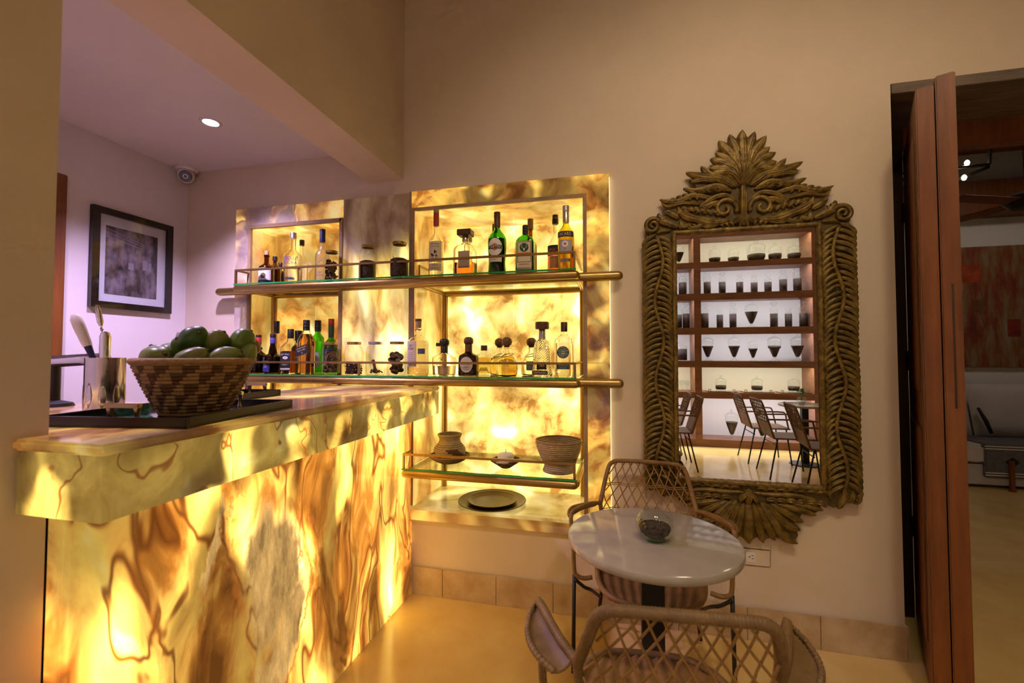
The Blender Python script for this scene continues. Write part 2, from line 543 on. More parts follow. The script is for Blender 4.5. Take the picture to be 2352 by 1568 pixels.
M['black_metal'] = mat('black_metal', (0.018, 0.015, 0.013), 0.45, metal=0.3)
M['black'] = mat('black_lacquer', (0.012, 0.008, 0.006), 0.12, coat=0.4)
M['chrome'] = mat('chrome', (0.72, 0.70, 0.68), 0.12, metal=1.0)
M['steel'] = mat('steel', (0.62, 0.58, 0.52), 0.18, metal=1.0, bump=0.05, bscale=30)
M['marble'] = mat('table_marble', (0.41, 0.365, 0.29), 0.08, c2=(0.33, 0.29, 0.23), vscale=5, spec=0.5)
M['rattan'] = mat('rattan', (0.27, 0.145, 0.042), 0.5, c2=(0.17, 0.085, 0.022), vscale=14)
M['rattan_grey'] = mat('grey_rattan', (0.23, 0.135, 0.048), 0.5, c2=(0.15, 0.085, 0.028), vscale=18)
M['strand'] = mat('rattan_strand', (0.36, 0.20, 0.060), 0.45, c2=(0.25, 0.13, 0.038), vscale=16)
M['white_plastic'] = mat('white_plastic', (0.75, 0.72, 0.68), 0.4)
M['lens'] = mat('camera_lens', (0.01, 0.01, 0.012), 0.08, coat=1.0)
M['mirror'] = mat('mirror_glass', (0.93, 0.93, 0.92), 0.0, metal=1.0)
M['gilt'] = mat('antique_gilt_wood', (0.27, 0.175, 0.030), 0.40, metal=0.30, c2=(0.075, 0.042, 0.010), vscale=30, bump=0.3, bscale=80)
M['gilt2'] = mat('antique_gilt_ground', (0.13, 0.085, 0.022), 0.6, metal=0.25, c2=(0.06, 0.036, 0.010), vscale=12, bump=0.3, bscale=60)
M['led_white'] = mat('led_strip_white', (1, 1, 1), 0.5, emit=(0.90, 0.92, 1.0), es=6)
M['led_warm'] = mat('led_strip_warm', (1, 1, 1), 0.5, emit=(1.0, 0.92, 0.62), es=5)
M['led_white'].cycles.emission_sampling = 'NONE'; M['led_warm'].cycles.emission_sampling = 'NONE'
M['lamp_cool'] = mat('cool_lamp_disc', (1, 1, 1), 0.5, emit=(0.72, 0.72, 1.0), es=18)
M['lamp_warm'] = mat('warm_lamp_disc', (1, 1, 1), 0.5, emit=(1.0, 0.72, 0.42), es=6)
M['bulb'] = mat('warm_bulb', (1, 1, 1), 0.5, emit=(1.0, 0.80, 0.50), es=25)
M['white_wall'] = mat('white_wall', (0.78, 0.76, 0.74), 0.85, spec=0.2)
M['jar'] = thin_glass('clear_jar_glass')
M['bottle'] = glass('clear_bottle_glass', (0.99, 0.98, 0.95))
M['liquid'] = glass('clear_spirit', (0.99, 0.97, 0.90), ior=1.33)
M['coffee'] = mat('dark_beans', (0.040, 0.018, 0.009), 0.6, bump=0.8, bscale=120)
M['paper'] = mat('paper_label', (0.72, 0.66, 0.54), 0.7)
M['cream'] = mat('cream_label', (0.74, 0.62, 0.42), 0.7)
M['ink'] = mat('black_ink', (0.015, 0.012, 0.010), 0.6)
M['cap_black'] = mat('black_cap', (0.02, 0.016, 0.012), 0.35)
M['gold_lid'] = mat('brass_lid', (0.42, 0.28, 0.09), 0.35, metal=0.9)
M['cork'] = mat('cork', (0.45, 0.27, 0.13), 0.8, var=0.3, vscale=40)
M['coil_light'] = mat('coil_basket_light', (0.46, 0.34, 0.17), 0.75, var=0.22, vscale=40, bump=0.5, bscale=150)
M['coil_dark'] = mat('coil_basket_dark', (0.13, 0.055, 0.018), 0.75, var=0.3, vscale=40, bump=0.5, bscale=150)
M['coil_tan'] = mat('coil_basket_tan', (0.36, 0.205, 0.075), 0.75, var=0.22, vscale=40, bump=0.5, bscale=150)
M['wax'] = mat('white_wax', (0.78, 0.72, 0.60), 0.45)

AMB = [(0.0, (0.16, 0.045, 0.005)), (0.28, (0.50, 0.17, 0.018)), (0.48, (0.86, 0.44, 0.07)), (0.72, (1.0, 0.64, 0.10)), (1.0, (1.0, 0.82, 0.28))]
OLV = [(0.0, (0.22, 0.10, 0.012)), (0.4, (0.52, 0.32, 0.055)), (0.7, (0.78, 0.53, 0.10)), (1.0, (1.0, 0.80, 0.28))]
YEL = [(0.0, (0.30, 0.14, 0.02)), (0.3, (0.68, 0.40, 0.07)), (0.55, (0.96, 0.68, 0.17)), (1.0, (1.0, 0.84, 0.38))]
PAL = [(0.0, (0.42, 0.18, 0.025)), (0.28, (0.85, 0.50, 0.11)), (0.5, (1.0, 0.70, 0.15)), (1.0, (1.0, 0.84, 0.36))]
HON = [(0.0, (0.40, 0.12, 0.012)), (0.35, (0.82, 0.36, 0.045)), (0.55, (1.0, 0.60, 0.11)), (1.0, (1.0, 0.79, 0.28))]
P_BAR = onyx('onyx_bar_front', seed=1.3, scale=1.25, rot=(R(-30), 0, 0), stretch=(1, 1.7, 0.60), glow=2.25, lo=0.20, hi=1.0, warp=0.50, hotr=(0.53, 0.70, 1.7), vein=0.022, vmin=0.40, pos=(0.34, 0.72), stops=AMB, base=(0.34, 0.24, 0.15),
             patch=[(1.28, 0.62, 0.15, 0.27, -0.25), (1.34, 0.34, 0.10, 0.16, 0.3), (1.05, 0.80, 0.02, 0.16, 0.25)])
P_APRON = onyx('onyx_bar_apron', seed=4.1, scale=2.3, stretch=(1, 1.1, 0.8), glow=0.62, lo=0.16, hi=0.8, led=3.4, vein=0.010, vmin=0.6, warp=0.40, hotr=(0.52, 0.66, 5.0), stops=OLV, base=(0.34, 0.25, 0.15))
P_TOP = onyx('onyx_bar_top', seed=2.2, scale=1.7, stretch=(1.4, 0.8, 1), glow=0.55, lo=0.05, hi=0.9, warp=0.5, base=(0.48, 0.33, 0.24), stops=AMB)
P_FRAME = onyx('onyx_niche_frame', seed=6.4, scale=2.4, glow=1.05, lo=0.14, hi=1.0, warp=0.5, stops=AMB, base=(0.30, 0.17, 0.08))
P_FRAME2 = onyx('onyx_frame_cool', seed=9.1, scale=2.2, glow=0.75, lo=0.02, hi=0.9, warp=0.5, island=0.75, iso=0.51, base=(0.58, 0.48, 0.46), stops=HON)
P_PIER = onyx('onyx_pier', seed=3.3, scale=2.2, glow=1.3, lo=0.40, hi=1.1, warp=0.35, stretch=(1.5, 1, 0.55), stops=YEL, base=(0.56, 0.45, 0.40), fade=(1.86, 2.04, 0.06))
P_PIERTOP = None and onyx('onyx_pier_top', seed=5.0, scale=3.0, glow=0.30, lo=0.0, hi=0.9, warp=0.5, base=(0.60, 0.49, 0.44), stops=HON)
P_NICHE = onyx('onyx_niche_back', seed=7.7, scale=2.1, glow=1.7, lo=0.50, hi=1.05, warp=0.30, pos=(0.36, 0.64), stops=PAL)
P_NICHE2 = onyx('onyx_left_niche_back', seed=8.3, scale=1.8, glow=1.0, lo=0.5, hi=1.1, warp=0.6, stops=HON)
P_SIDE = onyx('onyx_niche_side', seed=10.2, scale=2.0, stretch=(1, 1, 0.5), glow=0.95, lo=0.45, hi=1.0, warp=0.4, stops=HON)
P_LEDGE = onyx('onyx_ledge_front', seed=11.0, scale=1.3, glow=0.55, lo=0.25, hi=0.9, warp=0.4, bands=True, pos=(0.0, 1.0), stops=AMB)
P_SHELF = onyx('onyx_ledge_top', seed=12.0, scale=1.6, glow=0.55, lo=0.5, hi=0.9, warp=0.4, stops=YEL)
P_EDGE = mat('onyx_lit_edge', (0.8, 0.6, 0.3), 0.3, emit=(1.0, 0.80, 0.45), es=1.6)
# ------------------------------------------------------------------ the room
D = 2.325           # front of the back wall
XL = -1.215         # left wall of the tall room, also the face above the bar beam
def struct(o):
    o['kind'] = 'structure'; return o

struct(box('floor', -3.1, 7.2, -2.95, 6.4, -0.10, 0.0, M['floor']))
g = G()
for b in [(-2.95, -2.286, D, 2.80, 0, 4.1), (-1.60, -1.135, D, 2.80, 0, 4.1), (-0.15, 1.24, D, 2.775, 0, 4.1),
          (-2.286, -1.60, D, 2.80, 2.185, 4.1), (-1.135, -0.15, D, 2.80, 2.20, 4.1),
          (-2.286, -1.60, D, 2.80, 0, 0.41), (-1.135, -0.15, D, 2.80, 0, 0.47),
          (-2.286, -1.60, 2.56, 2.80, 0.41, 2.185), (-1.135, -0.15, 2.76, 2.80, 0.47, 2.20),
          (1.24, 2.75, D, 2.775, 2.60, 4.1), (2.75, 3.3, D, 2.775, 0, 4.1)]:
    g.box(*b)
struct(g.build('wall_back', M['plaster']))
struct(box('wall_left', -1.44, XL, -2.85, 0.70, 0, 4.1, M['plaster']))
struct(box('wall_left_upper', -1.44, XL, 0.70, D, 2.386, 4.1, M['plaster']))
struct(box('wall_alcove', -2.95, -2.81, 0.1, D, 0, 2.70, M['plaster_alcove']))
struct(box('wall_alcove_end', -2.95, -1.44, 0.0, 0.12, 0, 2.70, M['plaster_alcove']))
struct(box('ceiling_alcove', -2.95, -1.44, 0.0, D, 2.58, 2.70, M['plaster_alcove']))
struct(box('ceiling', -1.44, 3.3, -2.95, 2.80, 4.10, 4.20, M['ceiling']))
struct(box('wall_right', 3.2, 3.3, -2.95, D, 0, 4.1, M['plaster']))
struct(box('wall_front', -1.44, 3.3, -2.95, -2.80, 0, 4.1, M['white_wall']))
# far room beyond the doorway
struct(box('wall_far', 0.9, 7.2, 6.2, 6.35, 0, 3.8, M['white_wall']))
struct(box('wall_far_left', 0.9, 1.0, 2.775, 6.2, 0, 3.8, M['white_wall']))
struct(box('wall_far_right', 7.1, 7.2, 2.775, 6.2, 0, 3.8, M['white_wall']))
struct(box('wall_far_near', 3.3, 7.2, 2.66, 2.775, 0, 3.8, M['white_wall']))
struct(box('ceiling_far', 0.9, 7.2, 2.80, 6.35, 3.75, 3.85, M['ceiling']))

# travertine skirting, tile by tile
bb = struct(box('baseboard_back', -1.13, 1.235, 2.315, D, 0, 0.145, M['grout']))
xs = [-1.13, -0.95, -0.64, -0.33, -0.02, 0.29, 0.597, 0.903, 1.24]
for a, b in zip(xs[:-1], xs[1:]):
    box('tile', a + 0.0012, b - 0.0012, 2.307, 2.3155, 0.0, 0.153, M['travertine'], bb, 0.0015)
box('tile', 1.2395, 1.2475, 2.309, 2.70, 0.0, 0.153, M['travertine'], bb, 0.0015)

# alcove: recessed downlight, camera, door trim
o = thing('alcove_downlight', (-2.078, 1.835, 2.58), 'small round cool white downlight recessed in the bar ceiling', 'downlight')
G().lathe([(0.036, -0.002), (0.050, -0.004), (0.052, 0.0), (0.036, 0.004)], 28).build('trim_ring', M['white_plastic'], o, True)
G().lathe([(0, -0.003), (0.036, -0.003)], 28).build('lamp_disc', M['lamp_cool'], o)
o = thing('security_camera', (-2.745, 2.255, 2.58), 'small white dome security camera in the alcove ceiling corner', 'camera')
G().lathe([(0, 0), (0.062, 0), (0.064, -0.012), (0.056, -0.022), (0, -0.022)], 28).build('mount_plate', M['white_plastic'], o, 'auto')
hd = G().lathe([(0, 0.047), (0.022, 0.043), (0.040, 0.028), (0.048, 0.004), (0.047, -0.018), (0.040, -0.036), (0.034, -0.040), (0, -0.040)], 28).build('head', M['white_plastic'], o, 'auto', (0, 0, -0.050))
hd.rotation_euler = (R(62), 0, R(190)) ; hd.rotation_euler = Vector((0.62, -0.62, -0.42)).to_track_quat('-Z', 'Y').to_euler()
G().lathe([(0, -0.0445), (0.033, -0.0445), (0.036, -0.040), (0, -0.0395)], 24).build('lens_cover', M['lens'], hd, 'auto')
G().lathe([(0.010, -0.0462), (0.014, -0.0462), (0.014, -0.0444), (0.010, -0.0444)], 20, close=True).build('lens_ring', M['white_plastic'], hd)

dt = struct(box('trim_1', -2.812, -2.775, 1.545, 1.645, 0.0, 2.285, M['wood_red'], None, 0.004))
dl = struct(box('door_1', -2.812, -2.79, 0.72, 1.545, 0.0, 2.20, M['wood_dark']))

# ceiling lamps of the tall room
for i, (lx, ly) in enumerate(ROOM_LAMPS):
    o = thing('ceiling_lamp', (lx, ly, CEIL), ['round warm ceiling lamp above the bar end, nearest the mirror wall', 'round warm ceiling lamp above the doorway side', 'round warm ceiling lamp behind the camera by the left wall', 'round warm ceiling lamp over the tables by the shelves'][i], 'lamp', 'ceiling lamps of the tall room')
    G().lathe([(0.17, 0), (0.19, -0.01), (0.19, -0.045), (0.175, -0.05), (0.17, -0.04)], 32).build('rim', M['white_plastic'], o, 'auto')
    G().lathe([(0, -0.035), (0.17, -0.035)], 32).build('diffuser', M['lamp_warm'], o)

# framed photograph on the alcove wall (X = -2.81 plane)
o = thing('framed_picture', (-2.81, 1.99, 1.615), 'black framed dark photograph with white mat on the alcove wall', 'picture')
y0, y1, h = -0.222, 0.222, 0.565
fw_ = 0.036
g = G()
for a, b, c, d in [(y0, y1, 0, fw_), (y0, y1, h - fw_, h), (y0, y0 + fw_, fw_, h - fw_), (y1 - fw_, y1, fw_, h - fw_)]:
    g.box(0.0, 0.026, a, b, c, d)
g.build('frame', M['black'], o)
box('mat_board', 0.0, 0.010, y0 + fw_, y1 - fw_, fw_, h - fw_, mat('mat_board', (0.62, 0.64, 0.66), 0.8), o)
mp_, nt, N, L, b = nmat('street_photo_print')
tc = N.new('ShaderNodeTexCoord'); mpp = N.new('ShaderNodeMapping'); mpp.inputs['Scale'].default_value = (1, 9, 5)
nz = N.new('ShaderNodeTexNoise'); nz.inputs['Scale'].default_value = 2.2; nz.inputs['Detail'].default_value = 6
rp = N.new('ShaderNodeValToRGB'); rp.color_ramp.elements[0].color = (0.020, 0.016, 0.022, 1); rp.color_ramp.elements[1].color = (0.26, 0.22, 0.25, 1)
rp.color_ramp.elements[0].position = 0.38; rp.color_ramp.elements[1].position = 0.70
L.new(tc.outputs['Object'], mpp.inputs[0]); L.new(mpp.outputs[0], nz.inputs['Vector']); L.new(nz.outputs['Fac'], rp.inputs['Fac']); L.new(rp.outputs['Color'], b.inputs['Base Color'])
pr = box('print', 0.0095, 0.0115, -0.150, 0.135, 0.082, 0.470, mp_, o)
g = G()   # printed shapes: overhead wires, roof edge and house blocks
for k, (a, z, a2, z2) in enumerate([(-0.15, 0.452, 0.06, 0.400), (-0.15, 0.432, 0.06, 0.388), (-0.15, 0.405, 0.03, 0.378)]):
    g.add([(0.0118, a, z), (0.0118, a2, z2), (0.0118, a2, z2 + 0.004), (0.0118, a, z + 0.004)], [(0, 1, 2, 3)])
for a, b_, c, d in [(0.05, 0.075, 0.25, 0.31), (0.085, 0.10, 0.25, 0.30), (-0.03, 0.0, 0.24, 0.28)]:
    g.add([(0.0118, a, c), (0.0118, b_, c), (0.0118, b_, d), (0.0118, a, d)], [(0, 1, 2, 3)])
g.build('printed_shapes', mat('print_light', (0.24, 0.22, 0.25), 0.8), o)
box('glazing', 0.0130, 0.0145, y0 + fw_ * 0.9, y1 - fw_ * 0.9, fw_ * 0.9, h - fw_ * 0.9, thin_glass('picture_glazing', (0.97, 0.97, 0.97)), o)

# ------------------------------------------------------------------ doorway
hd = struct(box('trim_2', 1.24, 2.75, D + 0.005, 2.70, 2.56, 2.60, M['wood_grey']))   # lintel boards seen from below
for k in range(3):
    box('plank', 1.245, 2.745, D + 0.008 + k * 0.125, D + 0.128 + k * 0.125, 2.552, 2.562, M['wood_grey'], hd, 0.002)
box('plank', 1.245, 2.745, D - 0.004, D + 0.006, 2.50 + 0.052, 2.60, M['wood_grey'], hd, 0.002)
fr = struct(G().box(1.24, 1.485, 2.70, 2.775, 0, 2.56).box(2.60, 2.75, 2.70, 2.775, 0, 2.56).build('door_2', M['wood_dark']))
box('head_rail', 1.485, 2.60, 2.69, 2.775, 2.43, 2.56, M['wood_red'], fr, 0.004)
for z in (0.42, 1.27, 2.05):
    box('hinge', 1.472, 1.522, 2.665, 2.70, z, z + 0.10, M['black_metal'], fr, 0.003)
    G().lathe([(0, -0.02), (0.007, -0.015), (0.008, 0.115), (0, 0.125)], 10).build('hinge_pin', M['black_metal'], fr, True, (1.497, 2.662, z))
# folded double leaf standing open towards the room
ang = math.atan2(-(2.69 - 2.0), -(1.50 - 1.168))
leaf = thing('folding_door', (1.545, 2.69, 0.0), 'reddish brown wooden folding door standing open edge-on at the doorway', 'door')
leaf.rotation_euler = (0, 0, ang)
for i, (y0, y1, top, dx) in enumerate([(-0.055, -0.002, 2.405, 0.0), (0.002, 0.058, 2.435, 0.0)]):
    p = box('leaf', 0.0, 0.765 + dx, y0, y1, 0.012, top, M['wood_red'], leaf, 0.004)
    for (a, b, c, d) in [(0.10, 0.66, 0.20, 1.05), (0.10, 0.66, 1.20, 2.25)]:
        box('panel_moulding', a, b, y0 - 0.006 if i == 0 else y1 - 0.001, y0 + 0.001 if i == 0 else y1 + 0.006, c, d, M['wood_red'], p, 0.003)
box('bolt_slot', 0.764, 0.7665, 0.030, 0.036, 1.15, 1.62, M['wood_dark'], leaf)
# ------------------------------------------------------------------ backlit onyx wall around the niches
T = M['travertine']
M['stone_trim'] = mat('stone_edge', (0.44, 0.30, 0.17), 0.3, c2=(0.30, 0.18, 0.09), vscale=9)
ow = thing('onyx_wall_panel', (-1.2, D, 0.41), 'backlit honey onyx cladding around the two bottle niches', 'wall panel')
OFF = (-1.2, D, 0.41)
def slab(name, x0, x1, y0, y1, z0, z1, m, bev=0.0015):
    return box(name, x0, x1, y0, y1, z0, z1, m, ow, bev, OFF)
def slab_poly(name, poly, y0, y1, m):
    return G().prism([(x + 1.2, z - 0.41) for x, z in poly], y0 - D, y1 - D, axis='y').build(name, m, ow)
F0 = 2.303
# right niche surround (mitred)
slab_poly('frame_slab', [(-1.150, 2.20), (-0.147, 2.20), (-0.030, 2.30), (-1.150, 2.30)], F0, D, P_FRAME)
slab_poly('frame_slab', [(-0.147, 1.31), (-0.030, 1.31), (-0.030, 2.297), (-0.147, 2.197)], F0, D, P_FRAME)
slab('frame_slab', -0.147, -0.030, F0, D, 0.415, 1.307, P_FRAME)
slab('frame_slab', -1.164, -1.151, F0 - 0.004, D, 0.415, 2.30, M['stone_trim'])
slab('frame_slab', -1.150, -0.150, F0, D, 0.415, 0.478, P_LEDGE)
# lit edge of the panel facing the mirror wall
slab('lit_edge', -0.030, -0.0275, F0 + 0.004, D, 0.43, 2.28, P_EDGE, 0)
# niche lining
slab('niche_back', -1.135, -0.640, 2.715, 2.735, 0.48, 2.20, P_NICHE)
slab('niche_back', -0.637, -0.150, 2.715, 2.735, 0.48, 2.20, P_NICHE)
slab('niche_side', -1.140, -1.120, F0, 2.715, 0.48, 2.20, P_SIDE)
slab('niche_side', -0.162, -0.148, F0, 2.715, 0.48, 2.20, P_SIDE)
slab('niche_soffit', -1.120, -0.160, F0 + 0.01, 2.715, 2.186, 2.20, P_SIDE)
slab('niche_ledge', -1.150, -0.150, 2.285, 2.715, 0.478, 0.497, P_SHELF, 0.003)
slab('trim_strip', -1.150, -0.162, F0 - 0.006, F0 + 0.012, 2.184, 2.203, M['stone_trim'])
slab('trim_strip', -0.166, -0.146, F0 - 0.006, F0 + 0.012, 0.497, 2.203, M['stone_trim'])
slab('trim_strip', -1.150, -1.130, F0 - 0.006, F0 + 0.012, 0.497, 2.184, M['stone_trim'])
# pier between the niches
slab('pier_slab', -1.600, -1.166, F0, D, 0.415, 2.292, P_PIER)
# left niche surround
slab_poly('frame_slab', [(-2.388, 2.290), (-2.286, 2.180), (-1.602, 2.180), (-1.602, 2.290)], F0, D, P_FRAME2)
slab_poly('frame_slab', [(-2.388, 0.9), (-2.286, 0.9), (-2.286, 2.177), (-2.388, 2.287)], F0, D, P_FRAME2)
slab('niche_back', -2.286, -1.950, 2.515, 2.535, 0.42, 2.18, P_NICHE2)
slab('niche_back', -1.947, -1.605, 2.515, 2.535, 0.42, 2.18, P_NICHE2)
slab('niche_side', -2.290, -2.272, F0 + 0.002, 2.515, 0.42, 2.18, P_SIDE)
slab('niche_soffit', -2.272, -1.612, F0 + 0.01, 2.515, 2.160, 2.178, P_NICHE2)
slab('trim_strip', -2.290, -1.612, F0 - 0.006, F0 + 0.012, 2.156, 2.180, M['stone_trim'])
slab('trim_strip', -2.290, -2.268, F0 - 0.006, F0 + 0.012, 0.9, 2.160, M['stone_trim'])
slab('trim_strip', -1.625, -1.602, F0 - 0.006, F0 + 0.012, 0.9, 2.180, M['stone_trim'])

# ------------------------------------------------------------------ bronze shelf rack
RX, RY, RZ = -1.2, 2.285, 0.497
rk = thing('bronze_shelf_rack', (RX, RY, RZ), 'bronze tube rack with three glass shelves across the onyx niches', 'shelf')
def tb(name, pts, r, m='bronze', seg=14, parent=rk, round_end=False):
    q = [(x - RX, y - RY, z - RZ) for x, y, z in pts]
    g = G()
    if round_end:
        a, b = Vector(q[0]), Vector(q[-1]); d = (b - a).normalized()
        pp = [a, a + d * r * 0.12, a + d * r * 0.5, a + d * r] + [b - d * r, b - d * r * 0.5, b - d * r * 0.12, b]
        rr = [r * 0.35, r * 0.62, r * 0.9, r, r, r * 0.9, r * 0.62, r * 0.35]
        g.tube(pp, rr, seg)
    else:
        g.tube(q, r, seg)
    return g.build(name, M[m], parent, 'auto')
def rb(name, x0, x1, y0, y1, z0, z1, m='bronze_rail', parent=rk):
    return box(name, x0, x1, y0, y1, z0, z1, M[m], parent, 0.0012, (RX, RY, RZ))
def glass_poly(poly, z0, z1, front, name='glass_shelf'):
    o = G().prism([(x - RX, y - RY) for x, y in poly], z0 - RZ, z1 - RZ).build(name, M['shelf_glass'], rk)
    x0, x1, y = front
    e = box('glass_edge', x0, x1, y - 0.0018, y - 0.0003, z0 + 0.0002, z1 - 0.0002, M['glass_edge'], o, 0, (RX, RY, RZ))
    return o
FR = 2.20
for zc, zr in ((1.755, 1.870), (1.205, 1.307)):
    tb('front_tube', [(-2.285, FR, zc), (-0.178, FR, zc)], 0.022, round_end=True)
    tb('wall_rod', [(-2.50, 2.277, zc), (0.036, 2.277, zc)], 0.0245, round_end=True)
    tb('side_tube', [(-0.192, FR, zc), (-0.196, 2.69, zc)], 0.016)
    tb('side_tube', [(-2.262, FR, zc), (-2.252, 2.49, zc)], 0.016)
    tb('back_tube', [(-1.10, 2.69, zc - 0.003), (-0.19, 2.69, zc - 0.003)], 0.020)
    tb('back_tube', [(-2.255, 2.49, zc - 0.003), (-1.64, 2.49, zc - 0.003)], 0.020)
    tb('side_tube', [(-1.108, 2.325, zc), (-1.10, 2.69, zc)], 0.014)
    z0, z1 = zc + 0.0215, zc + 0.0305
    if zc > 1.5:
        glass_poly([(-2.275, 2.184), (-1.145, 2.184), (-1.145, 2.297), (-1.612, 2.297), (-1.612, 2.50), (-2.268, 2.50), (-2.268, 2.297), (-2.275, 2.297)], z0, z1, (-2.275, -1.145, 2.184))
        glass_poly([(-1.143, 2.184), (-0.192, 2.184), (-0.192, 2.297), (-0.192, 2.70), (-1.112, 2.70), (-1.112, 2.297), (-1.143, 2.297)], z0, z1, (-1.143, -0.192, 2.184))
    else:
        glass_poly([(-2.275, 2.184), (-1.145, 2.184), (-1.145, 2.297), (-1.612, 2.297), (-1.612, 2.50), (-2.268, 2.50), (-2.268, 2.297), (-2.275, 2.297)], z0, z1, (-2.275, -1.145, 2.184))
        glass_poly([(-1.143, 2.184), (-0.192, 2.184), (-0.192, 2.297), (-0.192, 2.70), (-1.112, 2.70), (-1.112, 2.297), (-1.143, 2.297)], z0, z1, (-1.143, -0.192, 2.184))
    rb('rail', -2.281, -0.196, FR - 0.006, FR + 0.006, zr - 0.006, zr + 0.006)
    for x in (-2.275, -1.417, -0.202):
        rb('rail_post', x - 0.006, x + 0.006, FR - 0.006, FR + 0.006, zc + 0.018, zr - 0.006)
    rb('rail', -0.208, -0.196, FR + 0.006, 2.69, zr - 0.005, zr + 0.005)
    rb('rail', -2.281, -2.269, FR + 0.006, 2.297, zr - 0.005, zr + 0.005)
    if zc > 1.5:
        rb('rail', -1.117, -1.107, 2.33, 2.69, zr - 0.005, zr + 0.005)
        rb('rail_post', -1.117, -1.107, 2.325, 2.335, zc + 0.03, zr + 0.005)
# lowest shelf, only in the right niche
zc, zr = 0.703, 0.807
tb('front_tube', [(-1.145, FR, zc), (-0.188, FR, zc)], 0.022, round_end=True)
tb('side_tube', [(-1.128, FR + 0.01, zc), (-1.10, 2.69, zc)], 0.014)
tb('side_tube', [(-0.198, FR + 0.01, zc), (-0.196, 2.69, zc)], 0.016)
tb('back_tube', [(-1.10, 2.69, zc - 0.003), (-0.19, 2.69, zc - 0.003)], 0.018)
glass_poly([(-1.142, 2.184), (-0.192, 2.184), (-0.192, 2.70), (-1.112, 2.70), (-1.112, 2.292), (-1.142, 2.292)], zc + 0.0215, zc + 0.0305, (-1.142, -0.192, 2.184))
rb('rail', -1.142, -0.200, FR - 0.006, FR + 0.006, zr - 0.006, zr + 0.006)
for x in (-1.136, -0.206):
    rb('rail_post', x - 0.006, x + 0.006, FR - 0.006, FR + 0.006, zc + 0.018, zr - 0.006)
rb('rail', -0.212, -0.200, FR + 0.006, 2.69, zr - 0.005, zr + 0.005)
rb('rail', -1.142, -1.130, FR + 0.006, 2.295, zr - 0.005, zr + 0.005)
tb('post', [(-1.098, 2.690, 0.497), (-1.098, 2.690, 1.755)], 0.019)
tb('post', [(-0.197, 2.690, 0.497), (-0.197, 2.690, 1.755)], 0.019)
tb('post', [(-2.252, 2.488, 0.497), (-2.252, 2.488, 1.755)], 0.019)

# ------------------------------------------------------------------ onyx bar counter
BO = (-1.2, 1.5, 0)
bar = thing('onyx_bar_counter', BO, 'glowing backlit honey onyx bar counter with overhanging top', 'bar counter')
def bp(name, x0, x1, y0, y1, z0, z1, m, bev=0.001):
    return box(name, x0, x1, y0, y1, z0, z1, m, bar, bev, BO)
bp('carcass', -1.60, -1.163, 0.735, 2.29, 0.0, 1.152, M['black'])
bp('side_carcass', -1.90, -1.603, 0.735, 1.22, 0.0, 1.152, M['black'])
bp('front_slab', -1.160, -1.140, 0.70, 1.62, 0.0, 1.02, P_BAR)
bp('front_slab', -1.160, -1.140, 1.622, 2.312, 0.0, 1.02, P_BAR)
bp('end_slab', -1.208, -1.1605, 0.70, 0.735, 0.0, 1.02, P_BAR)
bp('apron_slab', -0.994, -0.974, 0.645, 1.72, 1.022, 1.152, P_APRON)
bp('apron_slab', -0.994, -0.974, 1.722, 2.30, 1.022, 1.152, P_APRON)
bp('apron_end_slab', -1.208, -0.9945, 0.645, 0.665, 1.022, 1.152, P_APRON)
bp('apron_underside', -1.160, -0.9945, 0.666, 2.30, 1.024, 1.036, M['stone_trim'])
G().prism([(x - BO[0], y - BO[1]) for x, y in [(-0.968, 0.638), (-0.968, 2.30), (-1.60, 2.30), (-1.60, 1.25), (-1.92, 1.25), (-1.92, 0.705), (-1.2125, 0.705), (-1.2125, 0.638)]], 1.153, 1.176).build('top_slab', P_TOP, bar, 'auto', None, 0.006)
# ------------------------------------------------------------------ bottles and jars
UP, LOW, BOT = 1.7856, 1.2356, 0.7336      # tops of the glass shelves
def inner_of(prof, w):
    out = []
    for i, (r, z) in enumerate(prof):
        out.append((max(0.0, r - w), z))
    return out

def at_r(prof, z):
    for (r0, z0), (r1, z1) in zip(prof[:-1], prof[1:]):
        if z0 <= z <= z1 and z1 > z0: return r0 + (r1 - r0) * (z - z0) / (z1 - z0)
    return prof[-1][0]

def label_round(g, r, z0, z1, half, mi=0, a0=0.0, seg=10):
    v = []; f = []
    for k in range(seg + 1):
        a = -PI / 2 + a0 - half + 2 * half * k / seg
        v += [(r * math.cos(a), r * math.sin(a), z0), (r * math.cos(a), r * math.sin(a), z1)]
    for k in range(seg): f.append((2 * k, 2 * k + 2, 2 * k + 3, 2 * k + 1))
    g.add(v, f, mi)

def bottle(name, label, loc, prof, gm, lm=None, level=0.0, sq=None, seg=28, wall=0.0028, rz=0.0, cat='bottle', group='bottles on the onyx wall shelves'):
    """prof: outer profile (r,z) from the base rim to the mouth"""
    t = thing(name, loc, label, cat, group, rz)
    outer = [(0, 0.004), (prof[0][0] * 0.80, 0.002)] + prof
    inn = [(0, 0.007)] + [(max(0.004, r - wall), max(z, 0.008)) for r, z in prof]
    full = outer + inn[::-1]
    G().lathe(full, seg, sq=sq).build('body', gm, t, 'auto')
    if lm is not None:
        lp = [(0, 0.0085)]
        for r, z in prof:
            zz = max(z, 0.0090)
            if zz >= level: break
            lp.append((max(0.003, r - wall - 0.0006), zz))
        lr = max(0.003, at_r(prof, level) - wall - 0.0006)
        lp += [(lr, level), (0, level)]
        G().lathe(lp, seg, sq=sq).build('liquid', lm, t, 'auto')
    return t

